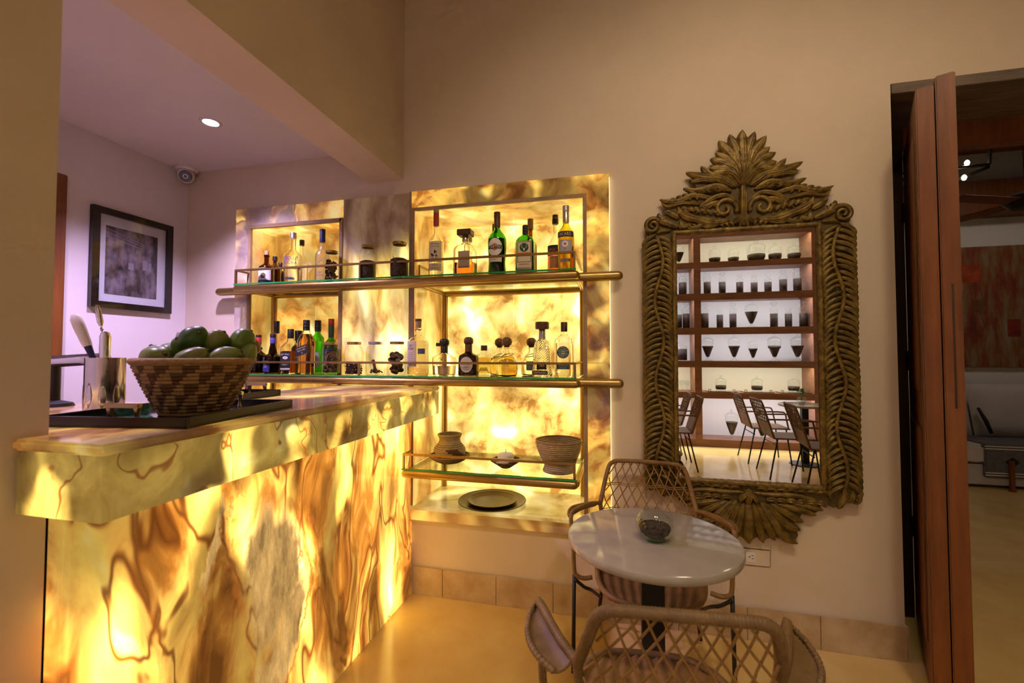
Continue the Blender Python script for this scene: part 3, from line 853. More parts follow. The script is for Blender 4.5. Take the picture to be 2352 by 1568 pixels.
def cap(t, r, z0, z1, m, name='cap', r2=None, rings=0):
    r2 = r2 or r
    p = [(0, z0), (r, z0), (r, z0 + 0.002)]
    if rings:
        for k in range(rings):
            z = z0 + (z1 - z0) * (k + 0.5) / rings
            p += [(r * 1.0, z - 0.001), (r * 0.96, z), (r * 1.0, z + 0.001)]
    p += [(r2, z1 - 0.002), (r2 - 0.0015, z1), (0, z1)]
    return G().lathe(p, 22).build(name, m, t, 'auto')

def lab_r(t, r, z0, z1, half, m, name='label', texts=(), inks=None, a0=0.0):
    g = G(); label_round(g, r + 0.0007, z0, z1, half, 0, a0)
    for s, size, z, sx, ink in texts:
        text_round(g, s, size, z, r + 0.0012, ink, sx, a0)
    return g.build(name, [m] + (inks or [M['ink']]), t, False, None, 0, False)

def lab_f(t, x0, x1, z0, z1, y, m, name='label', texts=(), inks=None, round_=False):
    g = G()
    if round_:
        cx, cz, rx, rz = (x0 + x1) / 2, (z0 + z1) / 2, (x1 - x0) / 2, (z1 - z0) / 2
        n = 24
        g.add([(cx + rx * math.cos(2 * PI * k / n), y - 0.0007, cz + rz * math.sin(2 * PI * k / n)) for k in range(n)], [tuple(range(n))], 0)
    else:
        g.add([(x0, y - 0.0007, z0), (x1, y - 0.0007, z0), (x1, y - 0.0007, z1), (x0, y - 0.0007, z1)], [(0, 1, 2, 3)], 0)
    for s, size, z, sx, ink in texts:
        text_flat(g, s, size, (x0 + x1) / 2, z, y - 0.0012, ink, sx)
    return g.build(name, [m] + (inks or [M['ink']]), t, False, None, 0, False)

GA = glass('amber_glass', (0.36, 0.17, 0.045))
GG = glass('green_glass', (0.20, 0.62, 0.10))
GD = glass('dark_brown_glass', (0.10, 0.035, 0.012))
GF = glass('frosted_glass', (0.97, 0.93, 0.84), rough=0.35)
LW = glass('whisky', (0.80, 0.34, 0.06), ior=1.33)
LJ = glass('dark_whiskey', (0.24, 0.055, 0.010), ior=1.33)
LAm = glass('amaretto', (0.95, 0.58, 0.18), ior=1.33)
LV = glass('vermouth', (0.16, 0.055, 0.015), ior=1.33)
LH = glass('herbal_liqueur', (0.050, 0.022, 0.008), ior=1.33)
LO = glass('orange_aperitif', (1.0, 0.22, 0.06), ior=1.33)
LR = glass('pastis', (0.72, 0.50, 0.035), ior=1.33)
LT = glass('gold_tequila', (0.95, 0.72, 0.22), ior=1.33)
blue = mat('blue_print', (0.04, 0.035, 0.28), 0.5)
red_ = mat('red_foil', (0.42, 0.035, 0.02), 0.4)
orange_ = mat('orange_print', (0.70, 0.13, 0.02), 0.5)
silver = mat('silver_foil', (0.55, 0.52, 0.50), 0.3, metal=0.8)
gold = mat('gold_foil', (0.45, 0.32, 0.08), 0.35, metal=0.8)
white_ = mat('white_print', (0.78, 0.75, 0.70), 0.6)
navy = mat('navy_label', (0.012, 0.014, 0.06), 0.5)
brown_cap = mat('brown_cap', (0.10, 0.040, 0.018), 0.4)
dgreen = mat('dark_green_print', (0.02, 0.07, 0.03), 0.5)
kraft = mat('kraft_label', (0.58, 0.46, 0.36), 0.8)
teal = mat('teal_label', (0.03, 0.10, 0.13), 0.5)
dk_lab = mat('dark_label', (0.022, 0.018, 0.016), 0.5)

def std(r, h, sh, neck, nr, bulge=0.0):
    """round bottle: radius, height, shoulder start, neck start, neck radius"""
    p = [(r * 0.96, 0.001), (r, 0.006)]
    if bulge: p += [(r * (1 - bulge), sh * 0.45)]
    p += [(r, sh)]
    for k in range(1, 7):
        t = k / 6
        p.append((nr + (r - nr) * (math.cos(t * PI) * 0.5 + 0.5), sh + (neck - sh) * t))
    p += [(nr, h)]
    return p

def disc(g, r, cx, cz, rx, rz, mi, a0=0.0):
    n = 24; v = []
    for k in range(n + 1):
        x = -rx * math.cos(PI * k / n); h = rz * math.sin(PI * k / n); th = -PI / 2 + a0 + (cx + x) / r
        v += [(r * math.cos(th), r * math.sin(th), cz - h), (r * math.cos(th), r * math.sin(th), cz + h)]
    g.add(v, [(2 * k, 2 * k + 2, 2 * k + 3, 2 * k + 1) for k in range(n)], mi)

# ---------------- upper shelf
t = bottle('gin_bottle', 'small brown apothecary gin bottle with white label and cork, far left of upper shelf', (-2.116, 2.27, UP), std(0.044, 0.185, 0.105, 0.140, 0.014), GA, LJ, 0.06)
cap(t, 0.017, 0.176, 0.186, GA, 'lip'); cap(t, 0.0125, 0.186, 0.213, M['cork'], 'cork')
lab_r(t, 0.044, 0.026, 0.100, 1.0, white_, 'label', [('DRY GIN', 0.011, 0.088, 0.9, 1)], [navy], 0.3)
g = G(); disc(g, 0.0455, 0, 0.052, 0.016, 0.017, 0, 0.3); g.build('label_emblem', mat('emblem_brown', (0.13, 0.09, 0.06), 0.7), t, False, None, 0, False)
lab_r(t, 0.0441, 0.004, 0.024, 1.0, navy, 'label_band', [], None, 0.3)
t = bottle('amber_bottle', 'brown glass bottle with black cap behind the gin bottle', (-2.14, 2.365, UP), std(0.036, 0.185, 0.12, 0.155, 0.012), GA, LJ, 0.11)
cap(t, 0.015, 0.172, 0.200, M['cap_black'], rings=3)
t = bottle('amber_bottle', 'short dark bottle deepest at the left end of upper shelf', (-2.168, 2.445, UP), std(0.028, 0.16, 0.105, 0.135, 0.010), GD, LJ, 0.09)
cap(t, 0.013, 0.150, 0.178, M['cap_black'])
t = bottle('vodka_bottle', 'clear vodka bottle with blue lettering and silver cap on upper shelf', (-1.933, 2.28, UP), std(0.052, 0.300, 0.170, 0.215, 0.0155), M['bottle'], M['liquid'], 0.10)
cap(t, 0.0185, 0.280, 0.318, silver, rings=5)
g = G(); text_round(g, 'ABSOLUT', 0.031, 0.150, 0.0527, 0, 0.78, 0.30); text_round(g, 'VODKA', 0.031, 0.123, 0.0527, 0, 0.80, 0.30); text_round(g, 'Country of Sweden', 0.011, 0.103, 0.0527, 1, 0.9, 0.30)
text_round(g, 'Imported', 0.009, 0.040, 0.0527, 1, 0.9, 0.30)
g.build('lettering', [blue, mat('grey_script', (0.20, 0.19, 0.24), 0.6)], t, False, None, 0, False)
lab_r(t, 0.052, 0.020, 0.034, 0.6, mat('pale_blue_print', (0.40, 0.40, 0.58), 0.6), 'label_band', [], None, 0.3)
t = bottle('clear_bottle', 'clear bottle with dark cap standing behind the blue lettered vodka', (-1.985, 2.42, UP), std(0.036, 0.29, 0.18, 0.23, 0.012), M['bottle'], M['liquid'], 0.15)
cap(t, 0.015, 0.275, 0.312, M['cap_black'])
t = bottle('vodka_bottle', 'tall frosted vodka bottle with dark blue neck foil on upper shelf', (-1.737, 2.295, UP), std(0.041, 0.300, 0.165, 0.225, 0.0145), GF, M['liquid'], 0.15)
cap(t, 0.0165, 0.250, 0.326, navy, 'neck_foil'); cap(t, 0.0170, 0.318, 0.330, dk_lab, 'cap')
g = G(); text_round(g, 'GREY', 0.017, 0.060, 0.0418, 0, 0.8, 0.25); text_round(g, 'GOOSE', 0.017, 0.042, 0.0418, 0, 0.8, 0.25); text_round(g, 'VODKA', 0.010, 0.026, 0.0418, 0, 0.9, 0.25)
# flying birds printed on the frosted glass
for a, z, s in [(0.05, 0.118, 1.0), (0.45, 0.128, 0.8), (0.30, 0.095, 1.3), (-0.2, 0.105, 0.7)]:
    pts = [(-0.012, 0.002), (-0.004, 0.006), (0, 0.002), (0.005, 0.007), (0.013, 0.004), (0.003, 0.001), (-0.003, -0.001)]
    g.add([(0.0418 * math.cos(-PI / 2 + a + x * s / 0.042), 0.0418 * math.sin(-PI / 2 + a + x * s / 0.042), z + y * s) for x, y in pts], [tuple(range(len(pts)))], 1)
lb = g.build('lettering', [mat('blue_grey_print', (0.14, 0.16, 0.30), 0.6), mat('bird_print', (0.22, 0.22, 0.34), 0.6)], t, False, None, 0, False)
lab_r(t, 0.041, 0.008, 0.014, 0.3, red_, 'label_band', [], None, 0.2)

t = bottle('pisco_bottle', 'slim clear bottle with red neck foil and horse rider label', (-0.995, 2.30, UP), std(0.0415, 0.352, 0.205, 0.262, 0.0145), M['bottle'], M['liquid'], 0.21)
cap(t, 0.0165, 0.300, 0.375, red_, 'neck_foil'); cap(t, 0.0160, 0.372, 0.398, mat('tan_cap', (0.38, 0.25, 0.13), 0.5), 'cap', rings=4)
lab_r(t, 0.0415, 0.085, 0.205, 0.95, M['cream'], 'label', [('DEMONIO', 0.0135, 0.188, 0.82, 1), ('DE LOS ANDES', 0.0105, 0.174, 0.78, 1)], [M['ink'], red_, orange_], 0.2)
g = G()   # rider emblem
def blob(pts, mi=0, r=0.0427, a0=0.2, z0=0.0):
    g.add([(r * math.cos(-PI / 2 + a0 + x / r), r * math.sin(-PI / 2 + a0 + x / r), z0 + z) for x, z in pts], [tuple(range(len(pts)))], mi)
blob([(-0.018, 0.120), (-0.012, 0.132), (0.004, 0.135), (0.012, 0.130), (0.016, 0.118), (0.006, 0.122), (-0.004, 0.121)])
blob([(-0.003, 0.134), (0.003, 0.134), (0.006, 0.148), (0.001, 0.157), (-0.004, 0.148)])
blob([(-0.018, 0.120), (-0.024, 0.128), (-0.019, 0.139), (-0.013, 0.132)])
for x in (-0.015, -0.009, 0.006, 0.013): blob([(x, 0.122), (x + 0.003, 0.122), (x + 0.001, 0.106), (x - 0.001, 0.106)])
blob([(0.006, 0.136), (0.014, 0.142), (0.010, 0.150), (0.005, 0.146)], 1)
blob([(-0.012, 0.095), (0.012, 0.095), (0.012, 0.098), (-0.012, 0.098)], 1)
g.build('rider_emblem', [M['ink'], red_], t, False, None, 0, False)
lab_r(t, 0.0415, 0.038, 0.080, 0.95, M['cream'], 'lower_label', [('PISCO', 0.012, 0.068, 0.9, 1), ('QUEBRANTA', 0.011, 0.051, 0.8, 1)], None, 0.2)

SQ = (1.0, 0.62, 5.0)
t = bottle('amaretto_bottle', 'square clear amaretto bottle with large square cap on upper shelf', (-0.815, 2.29, UP), [(0.058, 0.001), (0.061, 0.008), (0.061, 0.140), (0.058, 0.158), (0.045, 0.172), (0.024, 0.180), (0.0170, 0.188), (0.0165, 0.225)], M['bottle'], LAm, 0.075, (1, 0.72, 5.5), 40, 0.0045)
box('square_cap', -0.040, 0.040, -0.034, 0.034, 0.228, 0.262, brown_cap, t, 0.003)
cap(t, 0.0175, 0.195, 0.229, silver, 'neck_foil')
lab_f(t, -0.026, 0.040, 0.042, 0.135, -0.0445, mat('dusty_label', (0.46, 0.34, 0.24), 0.7), 'label', [('DISARONNO', 0.0135, 0.090, 0.78, 1), ('ORIGINALE', 0.007, 0.076, 0.9, 1)])
t = bottle('amaretto_bottle', 'second amaretto bottle half hidden behind the square capped one', (-0.862, 2.46, UP), [(0.050, 0.001), (0.052, 0.008), (0.052, 0.150), (0.040, 0.175), (0.018, 0.190), (0.016, 0.24)], M['bottle'], LAm, 0.14, (1, 0.72, 5.5), 32, 0.0045)
cap(t, 0.028, 0.242, 0.285, mat('amber_cap', (0.34, 0.20, 0.05), 0.3))

mart = [(0.048, 0.001), (0.050, 0.006), (0.0465, 0.060), (0.046, 0.075), (0.0515, 0.135), (0.0525, 0.185), (0.0500, 0.205), (0.041, 0.225), (0.026, 0.242), (0.018, 0.254), (0.0165, 0.268), (0.016, 0.34)]
t = bottle('vermouth_bottle', 'green vermouth bottle with round white emblem, tallest of upper shelf', (-0.634, 2.30, UP), mart, GG, LV, 0.200)
cap(t, 0.0175, 0.268, 0.318, brown_cap, 'neck_foil'); cap(t, 0.0180, 0.318, 0.352, brown_cap, 'cap', rings=4)
g = G(); n = 28
disc(g, 0.0540, 0, 0.148, 0.043, 0.048, 0); disc(g, 0.0544, 0, 0.148, 0.018, 0.020, 1)
label_round(g, 0.0548, 0.138, 0.158, 0.74, 2); text_round(g, 'MARTINI', 0.0215, 0.148, 0.0553, 0, 0.82)
g.build('emblem', [white_, orange_, M['ink']], t, False, None, 0, False)
lab_r(t, 0.0490, 0.068, 0.094, 0.80, M['paper'], 'label', [('Rosso', 0.012, 0.081, 0.9, 1)])
t = bottle('green_bottle', 'bright green bottle peeking out behind the vermouth', (-0.690, 2.45, UP), std(0.036, 0.30, 0.17, 0.23, 0.012), GG, M['liquid'], 0.15)
cap(t, 0.015, 0.285, 0.335, M['cap_black']); lab_r(t, 0.036, 0.06, 0.13, 1.2, M['paper'], 'label')

t = bottle('herbal_liqueur_bottle', 'square green herbal liqueur bottle with framed label on upper shelf', (-0.475, 2.30, UP), [(0.049, 0.001), (0.052, 0.008), (0.052, 0.168), (0.049, 0.185), (0.038, 0.200), (0.022, 0.210), (0.0145, 0.216), (0.014, 0.255)], GG, LH, 0.178, (1, 0.66, 4.0), 40, 0.004)
cap(t, 0.0165, 0.220, 0.268, dk_lab, 'cap', rings=3)
g = G(); Y = -0.0348
def quad(x0, x1, z0, z1, y, mi): g.add([(x0, y, z0), (x1, y, z0), (x1, y, z1), (x0, y, z1)], [(0, 1, 2, 3)], mi)
quad(-0.041, 0.041, 0.018, 0.175, Y, 0); quad(-0.037, 0.037, 0.060, 0.171, Y - 0.0004, 1); quad(-0.034, 0.034, 0.063, 0.168, Y - 0.0008, 0)
g.add([(0.024 * math.cos(2 * PI * k / 24), Y - 0.0012, 0.140 + 0.024 * math.sin(2 * PI * k / 24)) for k in range(24)], [tuple(range(24))], 1)
quad(-0.039, 0.039, 0.092, 0.112, Y - 0.0014, 2); text_flat(g, 'Jagermeister', 0.0125, 0, 0.101, Y - 0.0018, 1, 0.85); quad(-0.028, 0.028, 0.048, 0.052, Y - 0.0012, 2)
for sx in (-1, 1):   # antlers and stag head
    g.tube([(0.004 * sx, Y - 0.0016, 0.134), (0.010 * sx, Y - 0.0016, 0.140), (0.014 * sx, Y - 0.0016, 0.150), (0.010 * sx, Y - 0.0016, 0.158)], 0.0011, 4, 3)
    g.tube([(0.010 * sx, Y - 0.0016, 0.140), (0.018 * sx, Y - 0.0016, 0.143)], 0.001, 4, 3)
g.add([(-0.005, Y - 0.0017, 0.136), (0.005, Y - 0.0017, 0.136), (0.003, Y - 0.0017, 0.122), (-0.003, Y - 0.0017, 0.122)], [(0, 1, 2, 3)], 3)
g.build('label', [M['cream'], dgreen, orange_, white_], t, False, None, 0, False)
t = bottle('amber_bottle', 'bottle with tan cap standing behind the herbal liqueur', (-0.478, 2.46, UP), std(0.038, 0.31, 0.19, 0.25, 0.013), GA, LW, 0.18)
cap(t, 0.0175, 0.290, 0.352, mat('tan_foil', (0.34, 0.22, 0.10), 0.4), rings=4)
t = bottle('aperitif_bottle', 'clear bottle of bright orange aperitif with slanted label', (-0.325, 2.40, UP), std(0.043, 0.320, 0.165, 0.225, 0.0185), M['bottle'], LO, 0.150)
cap(t, 0.0165, 0.292, 0.345, M['cap_black'])
lab_r(t, 0.043, 0.112, 0.168, 1.3, navy, 'label', [('APEROL', 0.030, 0.140, 0.70, 1)], [orange_], -0.1)
lab_r(t, 0.043, 0.040, 0.108, 0.55, mat('peach_label', (0.70, 0.32, 0.12), 0.6), 'lower_label', [('APERITIVO', 0.008, 0.096, 0.9, 1)], None, -0.1)
t = bottle('pastis_bottle', 'tall yellow pastis bottle with silver neck, right end of upper shelf', (-0.252, 2.275, UP), std(0.0435, 0.330, 0.195, 0.255, 0.0150), glass('yellow_green_glass', (0.80, 0.72, 0.10)), LR, 0.190)
cap(t, 0.0175, 0.258, 0.318, silver, 'neck_foil'); cap(t, 0.0185, 0.318, 0.348, silver, 'cap', rings=4)
lab_r(t, 0.0435, 0.176, 0.205, 1.15, navy, 'neck_label', [('RICARD', 0.0235, 0.190, 0.80, 1)], [M['cream']])
lab_r(t, 0.0435, 0.100, 0.160, 0.85, mat('silver_label', (0.42, 0.38, 0.42), 0.5), 'label', [('45', 0.012, 0.112, 0.9, 1)], [navy])
g = G(); disc(g, 0.0448, 0, 0.138, 0.017, 0.016, 0); disc(g, 0.0451, 0, 0.138, 0.006, 0.006, 1); g.build('emblem', [white_, red_], t, False, None, 0, False)
lab_r(t, 0.0435, 0.045, 0.062, 0.6, mat('silver_label2', (0.45, 0.42, 0.44), 0.5), 'lower_label')

# ---------------- lower shelf
t = bottle('rum_bottle', 'dark bottle with red neck label at the left end of lower shelf', (-2.17, 2.275, LOW), std(0.052, 0.225, 0.100, 0.150, 0.0145), GD, LH, 0.11)
cap(t, 0.0165, 0.182, 0.226, red_, 'neck_foil'); cap(t, 0.0170, 0.226, 0.240, M['cap_black'], 'cap')
t = bottle('rum_bottle', 'squat black rum bottle with blue label reading twenty', (-2.055, 2.265, LOW), [(0.045, 0.001), (0.048, 0.008), (0.055, 0.070), (0.058, 0.090), (0.055, 0.104), (0.040, 0.114), (0.026, 0.122), (0.021, 0.150), (0.0155, 0.180), (0.015, 0.225)], GD, LH, 0.10)
cap(t, 0.0165, 0.186, 0.222, mat('violet_foil', (0.09, 0.07, 0.34), 0.4), 'neck_foil'); cap(t, 0.0175, 0.222, 0.244, M['cap_black'], 'cap')
lab_r(t, 0.052, 0.012, 0.062, 0.5, mat('violet_label', (0.05, 0.05, 0.36), 0.5), 'label', [('20', 0.030, 0.048, 0.9, 1)], [white_], -0.15)
g = G(); text_round(g, 'DICTADOR', 0.011, 0.076, 0.0585, 0, 0.9, -0.1); text_round(g, 'COLOMBIAN RUM', 0.006, 0.068, 0.0585, 0, 0.9, 0.2); g.build('lettering', mat('grey_print', (0.30, 0.30, 0.34), 0.5), t, False, None, 0, False)
t = bottle('tall_bottle', 'tall clear bottle with black cap behind the squat rum bottle', (-2.150, 2.40, LOW), std(0.042, 0.31, 0.155, 0.225, 0.0135), M['bottle'], LT, 0.10)
cap(t, 0.017, 0.255, 0.335, M['cap_black'])
t = bottle('whiskey_bottle', 'square black label whiskey bottle with black cap on lower shelf', (-1.925, 2.262, LOW), [(0.044, 0.001), (0.047, 0.008), (0.046, 0.150), (0.044, 0.165), (0.030, 0.182), (0.018, 0.195), (0.0160, 0.210), (0.0165, 0.245)], M['bottle'], LJ, 0.138, (1, 0.9, 5.0), 40, 0.003)
cap(t, 0.0185, 0.215, 0.272, M['cap_black'])
g = G(); Y = -0.0430
quad(-0.036, 0.036, 0.020, 0.132, Y, 0); text_flat(g, "JACK", 0.0125, -0.021, 0.118, Y - 0.0004, 1, 0.72, 0.15); text_flat(g, "DANIEL'S", 0.0125, 0.0125, 0.118, Y - 0.0004, 1, 0.68, -0.12)
g.add([(0.018 * math.cos(2 * PI * k / 20), Y - 0.0004, 0.098 + 0.009 * math.sin(2 * PI * k / 20)) for k in range(20)], [tuple(range(20))], 1)
text_flat(g, 'No 7', 0.009, 0, 0.098, Y - 0.0008, 0, 0.9); text_flat(g, 'Tennessee', 0.013, 0, 0.072, Y - 0.0004, 1, 0.8); text_flat(g, 'WHISKEY', 0.013, 0, 0.056, Y - 0.0004, 1, 0.85); quad(-0.033, 0.033, 0.026, 0.036, Y - 0.0004, 1)
g.build('label', [dk_lab, white_], t, False, None, 0, False)
t = bottle('whiskey_bottle', 'dark bottle with broad black cap behind the square whiskey', (-1.975, 2.39, LOW), std(0.040, 0.245, 0.15, 0.19, 0.018), GD, LJ, 0.13)
cap(t, 0.023, 0.205, 0.270, M['cap_black'])
t = bottle('whisky_bottle', 'square amber whisky bottle with slanted black label', (-1.815, 2.262, LOW), [(0.039, 0.001), (0.041, 0.008), (0.043, 0.180), (0.041, 0.205), (0.030, 0.232), (0.019, 0.248), (0.0165, 0.258), (0.016, 0.300)], M['bottle'], LW, 0.240, (1, 0.95, 5.0), 40, 0.003)
cap(t, 0.0190, 0.262, 0.325, dk_lab, 'cap', rings=3)
g = G(); Y = -0.0412
g.add([(-0.042, Y, 0.100), (0.041, Y, 0.126), (0.041, Y, 0.182), (-0.042, Y, 0.156)], [(0, 1, 2, 3)], 0)
g.add([(-0.042, Y - 0.0002, 0.096), (0.041, Y - 0.0002, 0.122), (0.041, Y - 0.0002, 0.126), (-0.042, Y - 0.0002, 0.100)], [(0, 1, 2, 3)], 2)
text_flat(g, 'JOHNNIE WALKER', 0.0092, -0.001, 0.157, Y - 0.0004, 1, 0.85, 0.305); text_flat(g, 'BLACK LABEL', 0.0110, 0.0, 0.143, Y - 0.0004, 1, 0.85, 0.305); text_flat(g, '12', 0.014, 0.004, 0.126, Y - 0.0004, 1, 0.9, 0.305)
g.build('label', [dk_lab, M['cream'], gold], t, False, None, 0, False)
t = bottle('green_bottle', 'bright green bottle with black cap and white label on lower shelf', (-1.822, 2.375, LOW), std(0.038, 0.300, 0.215, 0.255, 0.0165), GG, M['liquid'], 0.20)
cap(t, 0.0195, 0.262, 0.332, M['cap_black'], 'cap', rings=3); lab_r(t, 0.038, 0.040, 0.130, 0.9, white_, 'label', [('R', 0.012, 0.110, 0.9, 1)])
t = bottle('green_bottle', 'dark green whiskey bottle with red cap behind the jar', (-1.715, 2.36, LOW), std(0.044, 0.300, 0.175, 0.225, 0.0155), GG, LV, 0.185)
cap(t, 0.0170, 0.222, 0.300, dgreen, 'neck_foil'); cap(t, 0.0175, 0.300, 0.338, red_, 'cap'); lab_r(t, 0.044, 0.05, 0.15, 0.9, navy, 'label')

t = bottle('mezcal_bottle', 'clear mezcal bottle with tall pale paper label and cork', (-1.085, 2.265, LOW), [(0.055, 0.001), (0.059, 0.008), (0.058, 0.175), (0.054, 0.195), (0.038, 0.212), (0.020, 0.222), (0.018, 0.226), (0.022, 0.240), (0.021, 0.250), (0.016, 0.262), (0.0155, 0.300)], M['bottle'], M['liquid'], 0.195)
cap(t, 0.0165, 0.268, 0.312, M['cork'], 'cork'); cap(t, 0.0185, 0.305, 0.318, brown_cap, 'cap')
lab_r(t, 0.0590, 0.050, 0.192, 0.62, kraft, 'label', [('OJO', 0.017, 0.166, 0.9, 1), ('DE', 0.007, 0.167, 0.9, 1), ('TIGRE', 0.017, 0.148, 0.9, 1)] + [(s, 0.006, 0.128 - 0.011 * i, 0.9, 1) for i, s in enumerate(['Lote  Mezcal', 'Maguey  Espadin', 'Origen  Oaxaca', 'Agua  Manantial', 'Alcohol  37%'])] + [('MEZCAL', 0.010, 0.060, 0.9, 1)], None, -0.35)
g = G(); g.tube([(0.0165 * math.cos(a), 0.0165 * math.sin(a) , 0.258 + 0.004 * math.sin(3 * a)) for a in [k * 2 * PI / 16 for k in range(16)]], 0.0022, 5, closed=True); g.build('string', M['cork'], t, True)
lab_r(t, 0.0590, 0.120, 0.150, 0.35, mat('blue_seal', (0.12, 0.14, 0.30), 0.6), 'tax_seal', [], None, 0.75)

t = bottle('tequila_bottle', 'squat clear tequila bottle with tilted black stopper', (-0.930, 2.270, LOW), [(0.058, 0.001), (0.062, 0.010), (0.066, 0.085), (0.064, 0.100), (0.050, 0.112), (0.030, 0.118), (0.020, 0.124), (0.019, 0.150)], M['bottle'], M['liquid'], 0.055, (1, 0.62, 3.6), 40, 0.004)
cap(t, 0.020, 0.125, 0.165, M['cap_black'], 'neck_sleeve'); G().lathe([(0, 0.160), (0.022, 0.164), (0.028, 0.178), (0.027, 0.195), (0.018, 0.205), (0, 0.207)], 20).build('stopper', M['cap_black'], t, True)
box('spout_guard', -0.046, -0.018, -0.012, 0.012, 0.163, 0.182, M['cap_black'], t, 0.002)
g = G(); Y = -0.0418
text_flat(g, 'Don Julio', 0.019, 0.0, 0.066, Y, 0, 0.85); text_flat(g, '70', 0.019, 0.018, 0.052, Y, 0, 0.9)
g.tube([(0.028 * math.cos(2 * PI * k / 28), Y, 0.070 + 0.030 * math.sin(2 * PI * k / 28)) for k in range(28)], 0.0008, 4, 0, closed=True)
g.add([(-0.006, Y, 0.085), (0.006, Y, 0.085), (0.002, Y, 0.094), (0, Y, 0.098), (-0.003, Y, 0.092)], [(0, 1, 2, 3, 4)], 0)
g.build('lettering', mat('grey_green_print', (0.10, 0.09, 0.05), 0.6), t, False, None, 0, False)
t = bottle('tequila_bottle', 'squat dark brown tequila bottle with oval cream label', (-0.785, 2.262, LOW), [(0.051, 0.001), (0.054, 0.010), (0.052, 0.098), (0.048, 0.112), (0.034, 0.120), (0.021, 0.126), (0.018, 0.136), (0.018, 0.150)], GD, LJ, 0.08, (1, 0.68, 4.0), 40, 0.004)
cap(t, 0.0195, 0.132, 0.175, brown_cap, 'neck_sleeve'); G().lathe([(0, 0.172), (0.024, 0.176), (0.0265, 0.190), (0.024, 0.204), (0.014, 0.212), (0, 0.213)], 20).build('stopper', brown_cap, t, True)
lab_f(t, -0.036, 0.036, 0.020, 0.105, -0.0372, M['cream'], 'label', [('Don Julio', 0.0165, 0.066, 0.85, 1), ('ANEJO', 0.009, 0.048, 0.9, 1), ('TEQUILA', 0.008, 0.036, 0.9, 1)], None, True)
t = bottle('tequila_bottle', 'pale gold tequila bottle half hidden behind the dark brown one', (-0.745, 2.42, LOW), [(0.044, 0.001), (0.046, 0.01), (0.045, 0.105), (0.036, 0.118), (0.018, 0.126), (0.017, 0.15)], M['bottle'], LT, 0.10, (1, 0.7, 4.0), 32, 0.004)
cap(t, 0.019, 0.14, 0.17, brown_cap)
def round_teq(label, x, y, lm, lev, rib):
    t = bottle('tequila_bottle', label, (x, y, LOW), [(0.050, 0.001), (0.056, 0.010), (0.060, 0.040), (0.058, 0.070), (0.050, 0.092), (0.034, 0.112), (0.022, 0.124), (0.0175, 0.134), (0.017, 0.150), (0.0195, 0.152), (0.0195, 0.160)], M['bottle'], lm, lev, None, 32, 0.004)
    G().lathe([(0, 0.156), (0.015, 0.157), (0.0155, 0.164), (0.024, 0.170), (0.0285, 0.184), (0.0255, 0.200), (0.014, 0.210), (0, 0.212)], 22).build('stopper', M['cork_ball'], t, True)
    g = G(); g.tube([(0.036 * math.cos(a) , 0.036 * math.sin(a), 0.113 + 0.010 * math.sin(a + 0.6)) for a in [k * 2 * PI / 24 for k in range(24)]], 0.0022, 5, closed=True); g.build('ribbon', rib, t, True)
    return t
M['cork_ball'] = mat('brown_cork_ball', (0.20, 0.085, 0.035), 0.4, var=0.5, vscale=50)
t = round_teq('round gold tequila bottle with ball cork, rear of the pair', -0.655, 2.43, LT, 0.10, red_)
t = round_teq('round gold tequila bottle with ball cork, front of the pair', -0.572, 2.275, glass('deep_gold_tequila', (0.97, 0.78, 0.28), ior=1.33), 0.105, gold)
g = G(); text_round(g, 'PATRON', 0.0155, 0.058, 0.0612, 0, 0.85); text_round(g, 'TEQUILA', 0.007, 0.046, 0.0612, 0, 0.9); g.build('lettering', mat('grey_label_print', (0.34, 0.27, 0.16), 0.6), t, False, None, 0, False)
t = round_teq('round clear tequila bottle with green ribbon and ball cork', -0.462, 2.40, M['liquid'], 0.08, dgreen)
lab_r(t, 0.0595, 0.03, 0.08, 0.5, mat('grey_green_label', (0.24, 0.26, 0.20), 0.6), 'label', [('PATRON', 0.011, 0.06, 0.8, 1)], None, 0.2)

# faceted tequila: quilted body
t = thing('tequila_bottle', (-0.378, 2.265, LOW), 'tall quilted tapering tequila bottle with mushroom stopper', 'bottle', 'bottles on the onyx wall shelves')
prof = [(0.050, 0.002), (0.0525, 0.008), (0.0480, 0.060), (0.0440, 0.120), (0.0400, 0.170), (0.0360, 0.186), (0.0200, 0.198), (0.0170, 0.206), (0.0165, 0.24)]
g = G(); rows = []; n = 20; v = []
zs = [0.008 + i * 0.0066 for i in range(28)]
v.append((0, 0, 0.003)); f = []
ring = []
for j, z in enumerate([0.002] + zs + [0.198, 0.206, 0.24]):
    row = []
    for k in range(n * 2):
        r = at_r(prof, z)
        if 0.010 < z < 0.188: r += 0.0016 * (1 if (j + k) % 2 == 0 else -1)
        a = PI * k / n
        row.append(len(v)); v.append((r * math.cos(a), r * math.sin(a) * 0.82, z))
    ring.append(row)
for k in range(n * 2): f.append((0, ring[0][(k + 1) % (2 * n)], ring[0][k]))
for a, b in zip(ring[:-1], ring[1:]):
    for k in range(n * 2):
        k2 = (k + 1) % (2 * n); f.append((a[k], a[k2], b[k2], b[k]))
ii = []
for r, z in [(0.0140, 0.24), (0.0145, 0.206), (0.032, 0.186), (0.038, 0.15), (0.044, 0.06), (0.046, 0.012), (0, 0.010)]:
    if r == 0: ii.append([len(v)]); v.append((0, 0, z)); continue
    row = []
    for k in range(n * 2): a = PI * k / n; row.append(len(v)); v.append((r * math.cos(a), r * math.sin(a) * 0.82, z))
    ii.append(row)
allr = [ring[-1]] + ii
for a, b in zip(allr[:-1], allr[1:]):
    for k in range(n * 2):
        k2 = (k + 1) % (2 * n)
        f.append((a[k], a[k2], b[k2], b[k]) if len(b) > 1 else (a[k], a[k2], b[0]))
g.add(v, f); g.build('body', M['bottle'], t, False)
